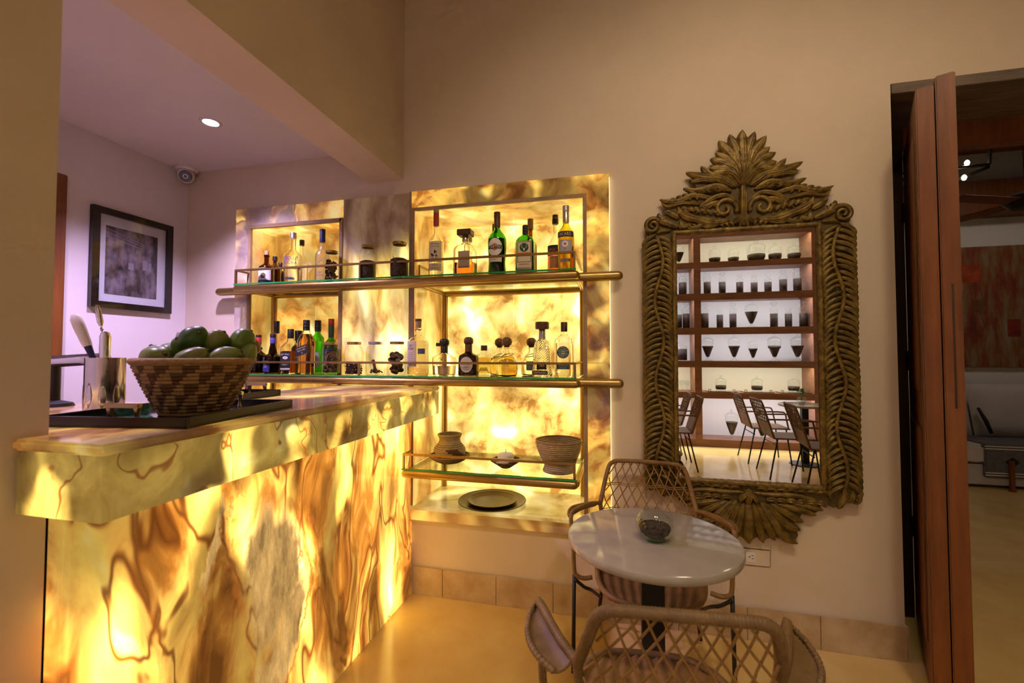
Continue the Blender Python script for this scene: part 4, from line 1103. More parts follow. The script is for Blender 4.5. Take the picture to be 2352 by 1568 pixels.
cap(t, 0.0195, 0.202, 0.250, silver, 'neck_sleeve', r2=0.0175)
G().lathe([(0, 0.248), (0.034, 0.250), (0.0365, 0.256), (0.0365, 0.282), (0.034, 0.288), (0, 0.290)], 28).build('stopper', brown_cap, t, 'auto')
lab_f(t, -0.022, 0.030, 0.040, 0.078, -0.0445, dk_lab, 'label', [('1800', 0.017, 0.059, 0.85, 1)], [M['cream']])
lab_f(t, -0.046, 0.036, 0.012, 0.034, -0.0462, mat('brown_label', (0.10, 0.06, 0.04), 0.6), 'lower_label', [('CRISTALINO', 0.013, 0.023, 0.85, 1)], [M['cream']])

t = bottle('tequila_bottle', 'clear tequila bottle with round teal badge, right end of lower shelf', (-0.262, 2.262, LOW), [(0.045, 0.001), (0.048, 0.008), (0.047, 0.020), (0.0485, 0.024), (0.0485, 0.180), (0.047, 0.196), (0.036, 0.208), (0.020, 0.216), (0.0165, 0.222), (0.016, 0.260)], M['bottle'], M['liquid'], 0.175, (1, 1, 3.0), 36, 0.0035)
cap(t, 0.0175, 0.236, 0.285, brown_cap, 'cap')
g = G(); Y = -0.0500
g.add([(0.0315 * math.cos(2 * PI * k / 28), Y, 0.128 + 0.0315 * math.sin(2 * PI * k / 28)) for k in range(28)], [tuple(range(28))], 0)
for i, ch in enumerate('OLMECA'):
    a = R(160 - i * 28); text_flat(g, ch, 0.0115, 0.0245 * math.cos(a), 0.128 + 0.0245 * math.sin(a), Y - 0.0004, 1, 0.95, a - PI / 2)
for i, ch in enumerate('TEQUILA'):
    a = R(198 + i * 24); text_flat(g, ch, 0.0110, 0.0245 * math.cos(a), 0.128 + 0.0245 * math.sin(a), Y - 0.0004, 1, 0.95, a + PI / 2)
g.tube([(0.0165 * math.cos(2 * PI * k / 24), Y - 0.0003, 0.128 + 0.0165 * math.sin(2 * PI * k / 24)) for k in range(24)], 0.0008, 4, 1, closed=True)
quad(-0.008, 0.008, 0.118, 0.136, Y - 0.0004, 1); quad(-0.005, 0.005, 0.122, 0.132, Y - 0.0008, 0); quad(-0.002, 0.002, 0.118, 0.126, Y - 0.0010, 1)
g.build('badge', [teal, M['cream']], t, False, None, 0, False)
lab_f(t, -0.034, 0.034, 0.042, 0.072, Y, mat('blue_strip_label', (0.06, 0.14, 0.20), 0.6), 'label', [('BLANCO', 0.013, 0.062, 0.85, 1), ('TEQUILA', 0.010, 0.050, 0.85, 1)], [M['cream']])

# ---------------- storage jars with dried things
def jar(label, x, y, z, kind, r=0.050, h=0.178, lid=True):
    t = thing('glass_jar', (x, y, z), label, 'jar', 'jars of dried fruit and spices')
    prof = [(0, 0.001), (r * 0.86, 0.0), (r * 0.97, 0.010), (r, 0.022), (r, h * 0.70), (r * 0.94, h * 0.80), (r * 0.78, h * 0.87), (r * 0.70, h * 0.89), (r * 0.70, h * 0.95)]
    G().lathe(prof, 30).build('glass', M['jar'], t, True)
    G().lathe([(0.0, h * 1.0), (r * 0.72, h * 1.0), (r * 0.75, h * 0.995), (r * 0.75, h * 0.925), (r * 0.70, h * 0.92)], 30).build('lid', lid, t, 'auto')
    rnd = random.Random(int(abs(x) * 1000))
    if kind == 'slices':
        for k in range(36):
            rr = rnd.uniform(0.015, 0.021)
            a = rnd.uniform(0, 2 * PI); d = rnd.uniform(0.008, r - rr - 0.0035)
            zz = 0.020 + (k / 36) * h * 0.54
            n = 14; g = G()
            g.tube([(rr * math.cos(2 * PI * q / n), rr * math.sin(2 * PI * q / n), 0) for q in range(n)], 0.0017, 5, 0, closed=True)
            v = [(0, 0, 0)] + [(rr * math.cos(2 * PI * q / n), rr * math.sin(2 * PI * q / n), 0.0006 * (-1) ** q) for q in range(n)]
            g.add(v, [(0, 1 + q, 1 + (q + 1) % n) for q in range(n)], 1)
            o = g.build('dried_slice', [M['rind'], M['pith']], t, True, (d * math.cos(a), d * math.sin(a), zz), 0, False)
            o.rotation_euler = (rnd.uniform(0.2, 1.5), rnd.uniform(-0.5, 0.5), rnd.uniform(0, 6.28))
    elif kind == 'fill':
        hh = h * 0.52; g = G()
        g.lathe([(0, 0.004), (r * 0.84, 0.004), (r * 0.95, 0.014), (r * 0.965, 0.03), (r * 0.965, hh * 0.96), (r * 0.6, hh * 1.05), (r * 0.2, hh), (0, hh * 1.03)], 26)
        g.build('contents', M['spice'], t, True)
        g = G()
        for k in range(70):
            a = rnd.uniform(0, 6.28); d = math.sqrt(rnd.random()) * r * 0.85; s = rnd.uniform(0.002, 0.005)
            c = Vector((d * math.cos(a), d * math.sin(a), hh + rnd.uniform(0, 0.004)))
            q = [c + Vector((rnd.uniform(-s, s), rnd.uniform(-s, s), rnd.uniform(-s, s) * 0.7)) for _ in range(4)]
            g.add(q, [(0, 1, 2), (0, 2, 3), (0, 3, 1), (1, 3, 2)])
        tag(g.build('loose_bits', M['spice'], t), None, None, None, 'stuff')
    elif kind == 'flowers':
        g = G()
        for k in range(420):
            a = rnd.uniform(0, 6.28); d = math.sqrt(rnd.random()) * r * 0.88; zz = rnd.uniform(0.006, h * 0.34)
            c = Vector((d * math.cos(a), d * math.sin(a), zz)); s = rnd.uniform(0.006, 0.011)
            q = [c + Vector((rnd.uniform(-s, s), rnd.uniform(-s, s), rnd.uniform(-s, s))) for _ in range(4)]
            q = [Vector((p.x, p.y, max(p.z, 0.004))) if math.hypot(p.x, p.y) < r * 0.95 else Vector((p.x * 0.85, p.y * 0.85, max(p.z, 0.004))) for p in q]
            g.add(q, [(0, 1, 2), (0, 2, 3), (0, 3, 1), (1, 3, 2)])
        tag(g.build('dried_petals', M['hibiscus'], t), None, None, None, 'stuff')
    elif kind == 'sticks':
        for k in range(16):
            a = rnd.uniform(0, 6.28); ln = rnd.uniform(0.025, 0.045)
            x0, y0 = rnd.uniform(-1, 1) * r * 0.35, rnd.uniform(-1, 1) * r * 0.35
            p = [(x0 - ln / 2 * math.cos(a), y0 - ln / 2 * math.sin(a), 0.008 + rnd.uniform(0, 0.012)), (x0, y0, 0.016 + rnd.uniform(0, 0.02)), (x0 + ln / 2 * math.cos(a), y0 + ln / 2 * math.sin(a), 0.010 + rnd.uniform(0, 0.02))]
            G().tube(bez(p, 3), 0.0032, 6).build('dried_stick', M['root'], t, True)
        G().tube(bez([(-0.004, 0.004, 0.012), (-0.010, 0.006, 0.05), (-0.019, 0.004, 0.088)], 5), [0.0080, 0.0090, 0.0095, 0.009, 0.0085, 0.008, 0.008, 0.0085, 0.009, 0.010, 0.008], 8).build('dried_root', M['root'], t, True)
    return t
M['rind'] = mat('dried_rind', (0.30, 0.17, 0.06), 0.7, var=0.5, vscale=60)
M['pith'] = mat('dried_pith', (0.15, 0.075, 0.028), 0.8, var=0.5, vscale=80)
M['spice'] = mat('dried_spice', (0.085, 0.042, 0.016), 0.8, c2=(0.030, 0.013, 0.006), vscale=160, bump=0.9, bscale=220)
M['hibiscus'] = mat('dried_hibiscus', (0.050, 0.018, 0.012), 0.8)
M['root'] = mat('dried_root', (0.13, 0.055, 0.020), 0.8, var=0.4, vscale=60)
steel_lid = mat('violet_grey_lid', (0.40, 0.36, 0.42), 0.35, metal=0.7)
jar('jar of dried citrus rings on the upper shelf beside the frosted bottle', -1.636, 2.245, UP, 'slices', 0.046, 0.180, M['gold_lid'])
jar('jar of dark dried leaves with brass lid, middle of upper shelf', -1.396, 2.245, UP, 'fill', 0.047, 0.200, M['gold_lid'])
jar('jar of brown seeds with brass lid beside the right niche, upper shelf', -1.194, 2.243, UP, 'fill', 0.052, 0.205, M['gold_lid'])
jar('jar packed with dried citrus slices in front of the red capped bottle', -1.632, 2.243, LOW, 'slices', 0.052, 0.190, M['gold_lid'])
jar('jar a third full of dark dried petals on lower shelf', -1.478, 2.243, LOW, 'flowers', 0.052, 0.190, M['gold_lid'])
jar('jar of dried sticks and one root with pale lid, lower shelf', -1.339, 2.243, LOW, 'sticks', 0.053, 0.190, steel_lid)
jar('jar of dried citrus slices next to the tall paper label bottle', -1.205, 2.243, LOW, 'slices', 0.052, 0.190, M['gold_lid'])
# ------------------------------------------------------------------ coiled baskets, candle, plates in the lower niche
def coil(prof_fn, n, rc, seg=48, steps=None, z0=0.0):
    """stack of n coils; prof_fn(i)->(r,z); pattern via steps(i, angle)->material index"""
    g = G()
    for i in range(n):
        r, z = prof_fn(i)
        v = []; f = []; m = []
        cs = 8
        for k in range(seg):
            a = 2 * PI * k / seg
            for q in range(cs):
                b = 2 * PI * q / cs
                rr = r + rc * math.cos(b)
                v.append((rr * math.cos(a), rr * math.sin(a), z + rc * 1.04 * math.sin(b)))
        for k in range(seg):
            k2 = (k + 1) % seg
            mi = steps(i, 2 * PI * (k + 0.5) / seg) if steps else 0
            base = len(g.v)
            for q in range(cs):
                q2 = (q + 1) % cs
                f.append((k * cs + q, k2 * cs + q, k2 * cs + q2, k * cs + q2)); m.append(mi)
        nb = len(g.v); g.v += v; g.f += [tuple(x + nb for x in t) for t in f]; g.m += m
    return g
mats3 = [M['coil_light'], M['coil_dark'], M['coil_tan']]

# small necked basket on a shallow bowl
t = thing('woven_bowl', (-0.935, 2.37, BOT), 'shallow coiled bowl under the necked basket in the niche', 'bowl')
def pf(i):
    return (0.045 + i * 0.0085, 0.006 + (i / 8.0) ** 1.7 * 0.036)
coil(pf, 9, 0.0052, 44, lambda i, a: 2 if i == 8 else 0).build('coils', mats3, t, True, None, 0, False)
G().lathe([(0, 0.003), (0.045, 0.004), (0.045, 0.009), (0, 0.009)], 30).build('base', M['coil_light'], t, True)
t = thing('necked_basket', (-0.935, 2.37, BOT + 0.0165), 'pale coiled basket with narrow neck and brown stepped band', 'basket')
rs = [0.052, 0.066, 0.078, 0.086, 0.0905, 0.0915, 0.089, 0.083, 0.075, 0.067, 0.062, 0.060, 0.061, 0.065, 0.070]
def st(i, a):
    s = int(((a + 0.25 * i) % (2 * PI)) / (2 * PI) * 3 * 8) % 8
    return 1 if 2 <= i <= 6 and (s < 3) else 0
coil(lambda i: (rs[i] - 0.005, 0.006 + i * 0.0098), 15, 0.0056, 48, st).build('coils', mats3, t, True, None, 0, False)
G().lathe([(0, 0.002), (0.05, 0.002), (0.05, 0.010), (0, 0.010)], 30).build('base', M['coil_light'], t, True)

# candle on a little coiled dish
t = thing('woven_dish', (-0.592, 2.33, BOT), 'small coiled dish with dark stepped pattern under the candle', 'dish')
coil(lambda i: (0.024 + i * 0.0078, 0.0065 + i * 0.0052), 8, 0.0052, 44, lambda i, a: 1 if ((a * 4 / PI + i * 0.5) % 2) < 1.0 else 0).build('coils', mats3, t, True, None, 0, False)
G().lathe([(0, 0.004), (0.028, 0.004), (0.028, 0.011), (0, 0.011)], 24).build('base', M['coil_dark'], t, True)
t = thing('candle', (-0.592, 2.33, BOT + 0.017), 'short white pillar candle on the small coiled dish', 'candle')
G().lathe([(0, 0), (0.024, 0), (0.0255, 0.004), (0.026, 0.018), (0.0445, 0.019), (0.0450, 0.048), (0.0435, 0.056), (0.036, 0.062), (0.012, 0.066), (0, 0.066)], 30).build('wax', M['wax'], t, 'auto')
G().tube([(0, 0, 0.064), (0.001, 0, 0.074), (0.0, 0, 0.084)], 0.0016, 6).build('wick', M['ink'], t)

# open round basket
t = thing('coiled_basket', (-0.300, 2.33, BOT), 'pale coiled basket with brown rim, right side of the niche shelf', 'basket')
def rb_(i):
    k = i / 15
    r = 0.083 - 0.008 * math.sin(min(1, k * 4) * PI) * 0 + 0
    rr = [0.086, 0.082, 0.079, 0.078, 0.081, 0.087, 0.093, 0.099, 0.104, 0.108, 0.112, 0.115, 0.118, 0.120, 0.122, 0.124]
    return (rr[i] - 0.005, 0.0062 + i * 0.0104)
coil(rb_, 16, 0.0060, 56, lambda i, a: 2 if i == 15 else 0).build('coils', mats3, t, True, None, 0, False)
G().lathe([(0, 0.003), (0.082, 0.003), (0.082, 0.012), (0, 0.012)], 36).build('base', M['coil_light'], t, True)

# nested brass plates on the onyx ledge
def plate(name, label, loc, r):
    t = thing(name, loc, label, 'plate', 'brass plates in the niche')
    G().lathe([(0, 0.0005), (r * 0.78, 0.0), (r * 0.97, 0.011), (r, 0.0125), (r, 0.0150), (r * 0.96, 0.0140), (r * 0.80, 0.0030), (r * 0.76, 0.0025), (0, 0.0025)], 56).build('dish', M['brass_dark'], t, 'auto')
    g = G(); g.tube([(r * 0.995 * math.cos(2 * PI * k / 56), r * 0.995 * math.sin(2 * PI * k / 56), 0.0140) for k in range(56)], 0.0026, 6, closed=True); g.build('rolled_rim', M['brass_dark'], t, True)
plate('brass_plate', 'large round brass plate lying on the onyx ledge', (-0.705, 2.455, 0.4975), 0.195)
plate('brass_plate', 'smaller brass plate nested on the large brass plate', (-0.705, 2.455, 0.5005), 0.140)

# ------------------------------------------------------------------ things on the bar
BT = 1.1765
def tray(label, loc, rz, w, d, handles=True):
    t = thing('lacquer_tray', loc, label, 'tray', 'black lacquer trays on the bar', rz)
    G().box(-w, w, -d, d, 0.0, 0.008).build('base', M['black'], t, False, None, 0.001)
    for a in [(-w, w, -d, -d + 0.008), (-w, w, d - 0.008, d), (-w, -w + 0.008, -d + 0.008, d - 0.008), (w - 0.008, w, -d + 0.008, d - 0.008)]:
        box('rim', a[0], a[1], a[2], a[3], 0.0, 0.026, M['tray_edge'], t, 0.001)
    if handles:
        for s in (-1, 1):
            h = G()
            hy = s * (d - 0.035)
            hp = bpy.data.objects.new('handle', None); col.objects.link(hp); hp.parent = t; hp.location = (0, hy, 0.008)
            box('handle_bar', -0.045, 0.045, -0.007, 0.007, 0.036, 0.047, M['brass_pale'], hp, 0.002)
            for q in (-0.036, 0.036):
                G().lathe([(0, 0), (0.008, 0), (0.0055, 0.006), (0.006, 0.020), (0.009, 0.036), (0, 0.037)], 14).build('handle_post', M['brass_pale'], hp, 'auto', (q, 0, 0))
    return t
M['tray_edge'] = mat('tray_edge', (0.016, 0.009, 0.006), 0.3)
M['brass_pale'] = mat('pale_brass', (0.50, 0.40, 0.24), 0.22, metal=1.0)
tray('black lacquer tray with brass handles under the fruit basket', (-1.205, 1.000, BT), R(9), 0.195, 0.215)
tray('second black lacquer tray behind the fruit basket on the bar', (-1.475, 1.40, BT), R(4), 0.085, 0.19)

# fruit basket
FB = (-1.172, 1.005, BT + 0.008)
t = thing('fruit_basket', FB, 'flaring coiled basket with brown checked pattern heaped with green fruit', 'basket')
NC = 15
def fr_(i): 
    k = i / (NC - 1)
    return (0.078 + 0.062 * (k ** 0.85), 0.0063 + i * 0.0098)
def fst(i, a):
    if i >= NC - 1: return 2
    u = (a / (2 * PI) * 14 + (i // 3) * 0.5)
    base = ((i // 3) % 2 == 0)
    w = 0.35 + 0.13 * (i % 3)
    return 1 if (u % 1.0) < w and i > 0 else 2
coil(fr_, NC, 0.0063, 96, fst).build('coils', [M['coil_light'], M['coil_brown'] if 'coil_brown' in M else M['coil_dark'], M['coil_tan']], t, True, None, 0, False)
g = G(); g.tube([(0.142 * math.cos(2 * PI * k / 64), 0.142 * math.sin(2 * PI * k / 64), 0.149) for k in range(64)], 0.0085, 10, closed=True); g.build('rim', M['coil_tan'], t, True)
G().lathe([(0, 0.0035), (0.079, 0.0035), (0.081, 0.012), (0.083, 0.03), (0, 0.03)], 36).build('base', M['coil_tan'], t, True)

FG = [mat('green_fruit_%d' % i, c, 0.38, c2=d, vscale=9, bump=0.08, bscale=60) for i, (c, d) in enumerate([((0.15, 0.22, 0.035), (0.08, 0.14, 0.02)), ((0.055, 0.12, 0.018), (0.03, 0.075, 0.010)), ((0.21, 0.24, 0.045), (0.13, 0.17, 0.03)), ((0.085, 0.15, 0.02), (0.19, 0.17, 0.03)), ((0.25, 0.035, 0.025), (0.16, 0.10, 0.03))])]
FS = mat('fruit_stem', (0.06, 0.04, 0.015), 0.8)
def fruit(label, p, rad, ln, m, ax, pear=0.0, knob=0.5):
    t = thing('green_fruit', (FB[0] + p[0], FB[1] + p[1], FB[2] + p[2]), label, 'fruit', 'green fruit in the basket')
    t.rotation_euler = Vector(ax).to_track_quat('Z', 'Y').to_euler()
    rnd = random.Random(int(abs(p[0] * 9999 + p[1] * 777)))
    n = 14; prof = []
    for k in range(n + 1):
        a = PI * k / n
        z = -math.cos(a) * ln / 2
        r = math.sin(a) * rad * (1 - pear * (z / ln + 0.5) * 0.75 - 0.0)
        if k == n: r = 0
        prof.append((max(r, 0), z))
    prof[-1] = (0, prof[-1][1] - 0.004)
    o = G().lathe(prof, 24).build('flesh', m, t, True)
    ph = rnd.uniform(0, 6)
    for v in o.data.vertices:
        a = math.atan2(v.co.y, v.co.x); zz = v.co.z / ln
        s = 1 + 0.045 * math.sin(3 * a + ph + 4 * zz) + 0.03 * math.sin(5 * a - ph) + 0.035 * math.sin(9 * zz + ph)
        v.co.x *= s; v.co.y *= s
    G().lathe([(0, ln / 2 - 0.007), (0.007, ln / 2 - 0.006), (0.0055, ln / 2 - 0.001), (0.003, ln / 2 + 0.003), (0, ln / 2 + 0.003)], 10).build('stem', FS, t, True)
FRU = [
 ('deep green lime on the top of the fruit heap', (0.000, -0.010, 0.236), 0.049, 0.105, 1, (0.75, -0.3, 0.35), 0.0),
 ('large pale green fruit at the front left of the basket', (-0.047, -0.132, 0.182), 0.043, 0.120, 2, (0.85, -0.15, 0.15), 0.25),
 ('bumpy green fruit at the front centre of the basket', (0.088, -0.095, 0.180), 0.042, 0.112, 3, (0.75, 0.45, 0.45), 0.45),
 ('pear shaped yellow green fruit at the front right rim', (0.140, 0.005, 0.182), 0.042, 0.115, 2, (0.80, 0.52, 0.35), 0.40),
 ('green fruit leaning over the left rim of the basket', (-0.128, -0.065, 0.182), 0.041, 0.090, 0, (-0.2, -0.3, 0.9), 0.15),
 ('small green fruit hanging over the far left rim', (-0.165, 0.020, 0.200), 0.034, 0.085, 0, (-0.8, -0.1, 0.30), 0.30),
 ('round green fruit with brown blush, upper middle of the heap', (0.058, 0.040, 0.230), 0.043, 0.090, 3, (0.5, 0.2, 0.7), 0.0),
 ('smooth light green fruit, upper right of the heap', (0.128, 0.104, 0.234), 0.042, 0.095, 0, (0.4, 0.4, 0.7), 0.0),
 ('red mango lying behind the green fruit', (0.060, 0.180, 0.215), 0.044, 0.125, 4, (0.6, 0.75, -0.1), 0.1),
 ('yellow green fruit standing at the far right rim', (0.170, 0.095, 0.190), 0.034, 0.090, 2, (0.3, 0.2, 0.9), 0.35),
 ('dark green fruit half hidden at the back left', (-0.060, 0.070, 0.205), 0.042, 0.090, 1, (-0.5, 0.4, 0.6), 0.2),
 ('knobbly green fruit behind the left rim', (-0.105, 0.015, 0.214), 0.036, 0.085, 0, (0.3, -0.5, 0.6), 0.45),
 ('green fruit at the bottom back of the basket', (0.010, 0.120, 0.170), 0.045, 0.10, 1, (1, 0, 0.1), 0.1),
]
for lb, p, rd, ln, mi, ax, pear in FRU: fruit(lb, (p[0] * 0.68, p[1] * 0.68, 0.158 + (p[2] - 0.180) * 0.95), rd * 0.78, ln * 0.78, FG[mi], ax, pear)

# steel cocktail tumbler with tools
TM = (-1.530, 1.015, BT)
t = thing('steel_tumbler', TM, 'polished steel tumbler holding bar tools behind the pillar', 'tumbler')
tr = 0.048
G().lathe([(0, 0.002), (tr * 0.96, 0.0), (tr, 0.006), (tr, 0.160), (tr * 1.02, 0.165), (tr * 0.97, 0.164), (tr * 0.955, 0.158), (tr * 0.955, 0.008), (0, 0.008)], 40).build('cup', M['steel'], t, 'auto')
for k in range(9):   # hammered leaf facets around the lower half
    a = 2 * PI * k / 9
    o = G().lathe([(0, 0.0), (0.008, 0.020), (0.0095, 0.040), (0.006, 0.064), (0, 0.078)], 10, sq=(1, 0.14, 2)).build('hammered_leaf', M['steel'], t, True, ((tr + 0.0002) * math.cos(a), (tr + 0.0002) * math.sin(a), 0.010 + 0.004 * (k % 2)))
    o.rotation_euler = (0, 0, a + PI / 2)
def tool(name, label, base, tip, parts):
    t = thing(name, base, label, 'bar tool', 'bar tools in the tumbler')
    d = (Vector(tip) - Vector(base)); t.rotation_euler = d.to_track_quat('Z', 'Y').to_euler()
    L_ = d.length
    for nm, m, pr in parts:
        G().lathe([(r, z * L_) for r, z in pr], 14).build(nm, m, t, 'auto')
    return t
B = Vector(TM)
tool('muddler', 'bar tool with white rounded handle leaning left in the steel tumbler', B + Vector((0.02, 0.01, 0.02)), B + Vector((-0.105, -0.02, 0.300)), [('shaft', navy, [(0, 0), (0.007, 0), (0.008, 0.55), (0.010, 0.66), (0, 0.66)]), ('grip', M['wax'], [(0, 0.64), (0.011, 0.64), (0.013, 0.70), (0.0150, 0.86), (0.0145, 0.95), (0.009, 0.99), (0, 1.0)])])
t = tool('bar_spoon', 'twisted steel bar spoon with flat end standing in the tumbler', B + Vector((0.03, 0.015, 0.02)), B + Vector((-0.090, 0.03, 0.335)), [('handle_end', M['steel'], [(0, 0.78), (0.004, 0.78), (0.008, 0.82), (0.008, 0.93), (0.005, 0.99), (0, 1.0)])])
g = G(); n = 90; v = []; f = []
for i in range(n + 1):
    z = 0.26 * i / n; tw = i * 0.5
    for k in range(4):
        a = tw + k * PI / 2; rr = 0.0042 if k % 2 == 0 else 0.0022
        v.append((rr * math.cos(a), rr * math.sin(a), z))
for i in range(n):
    for k in range(4): f.append((i * 4 + k, i * 4 + (k + 1) % 4, i * 4 + 4 + (k + 1) % 4, i * 4 + 4 + k))
g.add(v, f); g.build('twisted_stem', M['steel'], t)
tool('steel_jigger', 'cylindrical steel muddler standing upright in the tumbler', B + Vector((0.018, -0.015, 0.012)), B + Vector((0.026, -0.02, 0.245)), [('rod', M['chrome'], [(0, 0), (0.012, 0), (0.0125, 0.6), (0.0135, 0.93), (0.010, 0.985), (0, 1.0)])])
# strainer leaning on the basket
t = thing('cocktail_strainer', (-1.40, 1.09, BT + 0.105), 'round steel strainer with coil spring leaning beside the fruit basket', 'strainer')
t.rotation_euler = (R(62), R(8), R(35))
G().lathe([(0, 0.0), (0.040, 0.0), (0.043, 0.001), (0.043, 0.003), (0, 0.003)], 30).build('plate', M['steel'], t, 'auto')
g = G(); g.tube([((0.044 + 0.006 * math.cos(q * 0.9)) * math.cos(2 * PI * q / 200), (0.044 + 0.006 * math.cos(q * 0.9)) * math.sin(2 * PI * q / 200), 0.003 + 0.006 * math.sin(q * 0.9)) for q in range(190)], 0.0011, 5); g.build('spring', M['steel'], t, True)
G().tube([(0, 0.043, 0.001), (0, 0.10, 0.003), (0, 0.16, 0.002)], [0.008, 0.006, 0.008], 8).build('handle', M['steel'], t, True)
# steel lever end showing past the wall corner
t = thing('steel_juicer', (-1.70, 1.10, BT), 'polished steel juicer arm showing past the wall corner', 'juicer')
G().lathe([(0, 0), (0.055, 0), (0.05, 0.01), (0.018, 0.02), (0.016, 0.14), (0, 0.14)], 24).build('stand', M['black_metal'], t, 'auto', (-0.16, -0.02, 0))
G().tube(bez([(-0.18, -0.02, 0.150), (-0.02, -0.02, 0.158), (0.05, -0.015, 0.160), (0.075, -0.012, 0.166)], 5), [0.020] * 10 + [0.018, 0.017, 0.016, 0.015, 0.012, 0.006][:6], 14).build('lever', M['chrome'], t, True)
# green glass dish on the tray
t = thing('glass_dish', (-1.330, 0.955, BT + 0.008), 'low greenish glass dish on the tray beside the brass handle', 'dish')
G().lathe([(0, 0.002), (0.034, 0.0), (0.048, 0.020), (0.050, 0.024), (0.047, 0.023), (0.033, 0.006), (0, 0.006)], 28).build('bowl', thin_glass('sea_glass', (0.55, 0.85, 0.72)), t, True)
# ------------------------------------------------------------------ carved mirror
MC = 0.603                   # centre X
MY = 2.325                   # wall
mir = thing('carved_mirror', (MC, MY, 0.45), 'tall mirror in an ornate antique gold carved wooden frame', 'mirror')
ZB = 0.45
half_ = [(0.012, 2.440), (0.041, 2.430), (0.069, 2.405), (0.106, 2.418), (0.108, 2.391), (0.098, 2.345), (0.117, 2.336), (0.116, 2.31), (0.141, 2.293), (0.132, 2.266), (0.162, 2.277), (0.187, 2.288), (0.208, 2.264), (0.247, 2.270), (0.265, 2.248), (0.240, 2.223), (0.232, 2.203), (0.196, 2.186), (0.222, 2.183), (0.276, 2.188), (0.276, 2.134), (0.316, 2.127), (0.357, 2.148), (0.386, 2.137), (0.386, 2.111), (0.362, 2.092), (0.352, 2.085), (0.360, 2.060), (0.386, 2.047), (0.436, 2.049), (0.464, 2.017), (0.461, 1.978), (0.440, 1.955), (0.452, 1.937), (0.462, 1.903), (0.450, 1.864), (0.466, 1.83), (0.470, 1.751),
        (0.468, 0.760), (0.466, 0.711), (0.446, 0.673), (0.412, 0.674), (0.390, 0.652), (0.368, 0.638), (0.341, 0.649), (0.319, 0.655), (0.311, 0.620), (0.288, 0.607), (0.242, 0.607), (0.226, 0.576), (0.203, 0.563), (0.222, 0.502), (0.208, 0.474), (0.176, 0.468), (0.124, 0.485), (0.078, 0.467), (0.049, 0.476), (0.013, 0.461)]
half = [(x * 0.94 - 0.010 if (x > 0.03 and z > 2.06) else (x - 0.012 if x > 0.03 else x), z + (-0.024 if z > 2.06 else (-0.010 if z > 1.97 else (0.016 if z < 0.72 else 0)))) for x, z in half_]
IX, IZ0, IZ1 = 0.308, 0.752, 1.948      # glass opening (half width, bottom, top)
# carved ground board with a rectangular opening, in quarter pieces
GY0, GY1 = -0.034, -0.002
g = G()
def band(poly): g.prism([(x, z - ZB) for x, z in poly], GY0, GY1, axis='y')
top = [(x, z) for x, z in half if z > IZ1 - 0.02 and z > 1.95]
top = half[:33]
bot = half[39:]
for s in (1, -1):
    band([(s * x, z) for x, z in ([(0, IZ1), (0, 2.414)] + top + [(0.455, IZ1)])])
    band([(s * x, z) for x, z in ([(IX, IZ1), (0.455, IZ1)] + half[33:39] + [(0.466, IZ0), (IX, IZ0)])])
    band([(s * x, z) for x, z in ([(0, IZ0), (0.466, IZ0)] + bot + [(0, 0.478)])])
gb = g.build('ground_board', M['gilt2'], mir, False, None, 0.0)
g = G().add([(-IX - 0.01, -0.018, IZ0 - 0.01 - ZB), (IX + 0.01, -0.018, IZ0 - 0.01 - ZB), (IX + 0.01, -0.018, IZ1 + 0.01 - ZB), (-IX - 0.01, -0.018, IZ1 + 0.01 - ZB)], [(0, 1, 2, 3)])
mg = G().box(-IX, IX, -0.0362, -0.0345, IZ0 - ZB, IZ1 - ZB).build('mirror_glass', M['mirror'], mir)

# twisted rope moulding round the glass
def rope(name, a, b, r=0.0125):
    A, B_ = Vector(a), Vector(b); L_ = (B_ - A).length; d = (B_ - A).normalized()
    u = Vector((0, 1, 0)); w = d.cross(u)
    n = int(L_ / 0.0065); v = []; f = []; cs = 12
    for i in range(n + 1):
        p = A + d * (L_ * i / n); tw = i * 0.0065 / 0.030 * 2 * PI / 3
        for k in range(cs):
            a_ = 2 * PI * k / cs
            rr = r * (0.82 + 0.22 * abs(math.cos(1.5 * (a_ - tw))))
            v.append(p + (u * math.cos(a_) + w * math.sin(a_)) * rr)
    for i in range(n):
        for k in range(cs): f.append((i * cs + k, i * cs + (k + 1) % cs, (i + 1) * cs + (k + 1) % cs, (i + 1) * cs + k))
    return G().add(v, f).build(name, M['gilt'], mir, True)
rx, r0, r1 = IX + 0.010, IZ0 - 0.010 - ZB, IZ1 + 0.010 - ZB
rope('rope_moulding', (-rx, -0.042, r0), (-rx, -0.042, r1)); rope('rope_moulding', (rx, -0.042, r0), (rx, -0.042, r1))
rope('rope_moulding', (-rx, -0.042, r1), (rx, -0.042, r1)); rope('rope_moulding', (-rx, -0.042, r0), (rx, -0.042, r0))
for s in (-1, 1): box('sight_edge', s * (IX + 0.001) - 0.003, s * (IX + 0.001) + 0.003, -0.041, -0.034, r0, r1, M['gilt2'], mir)

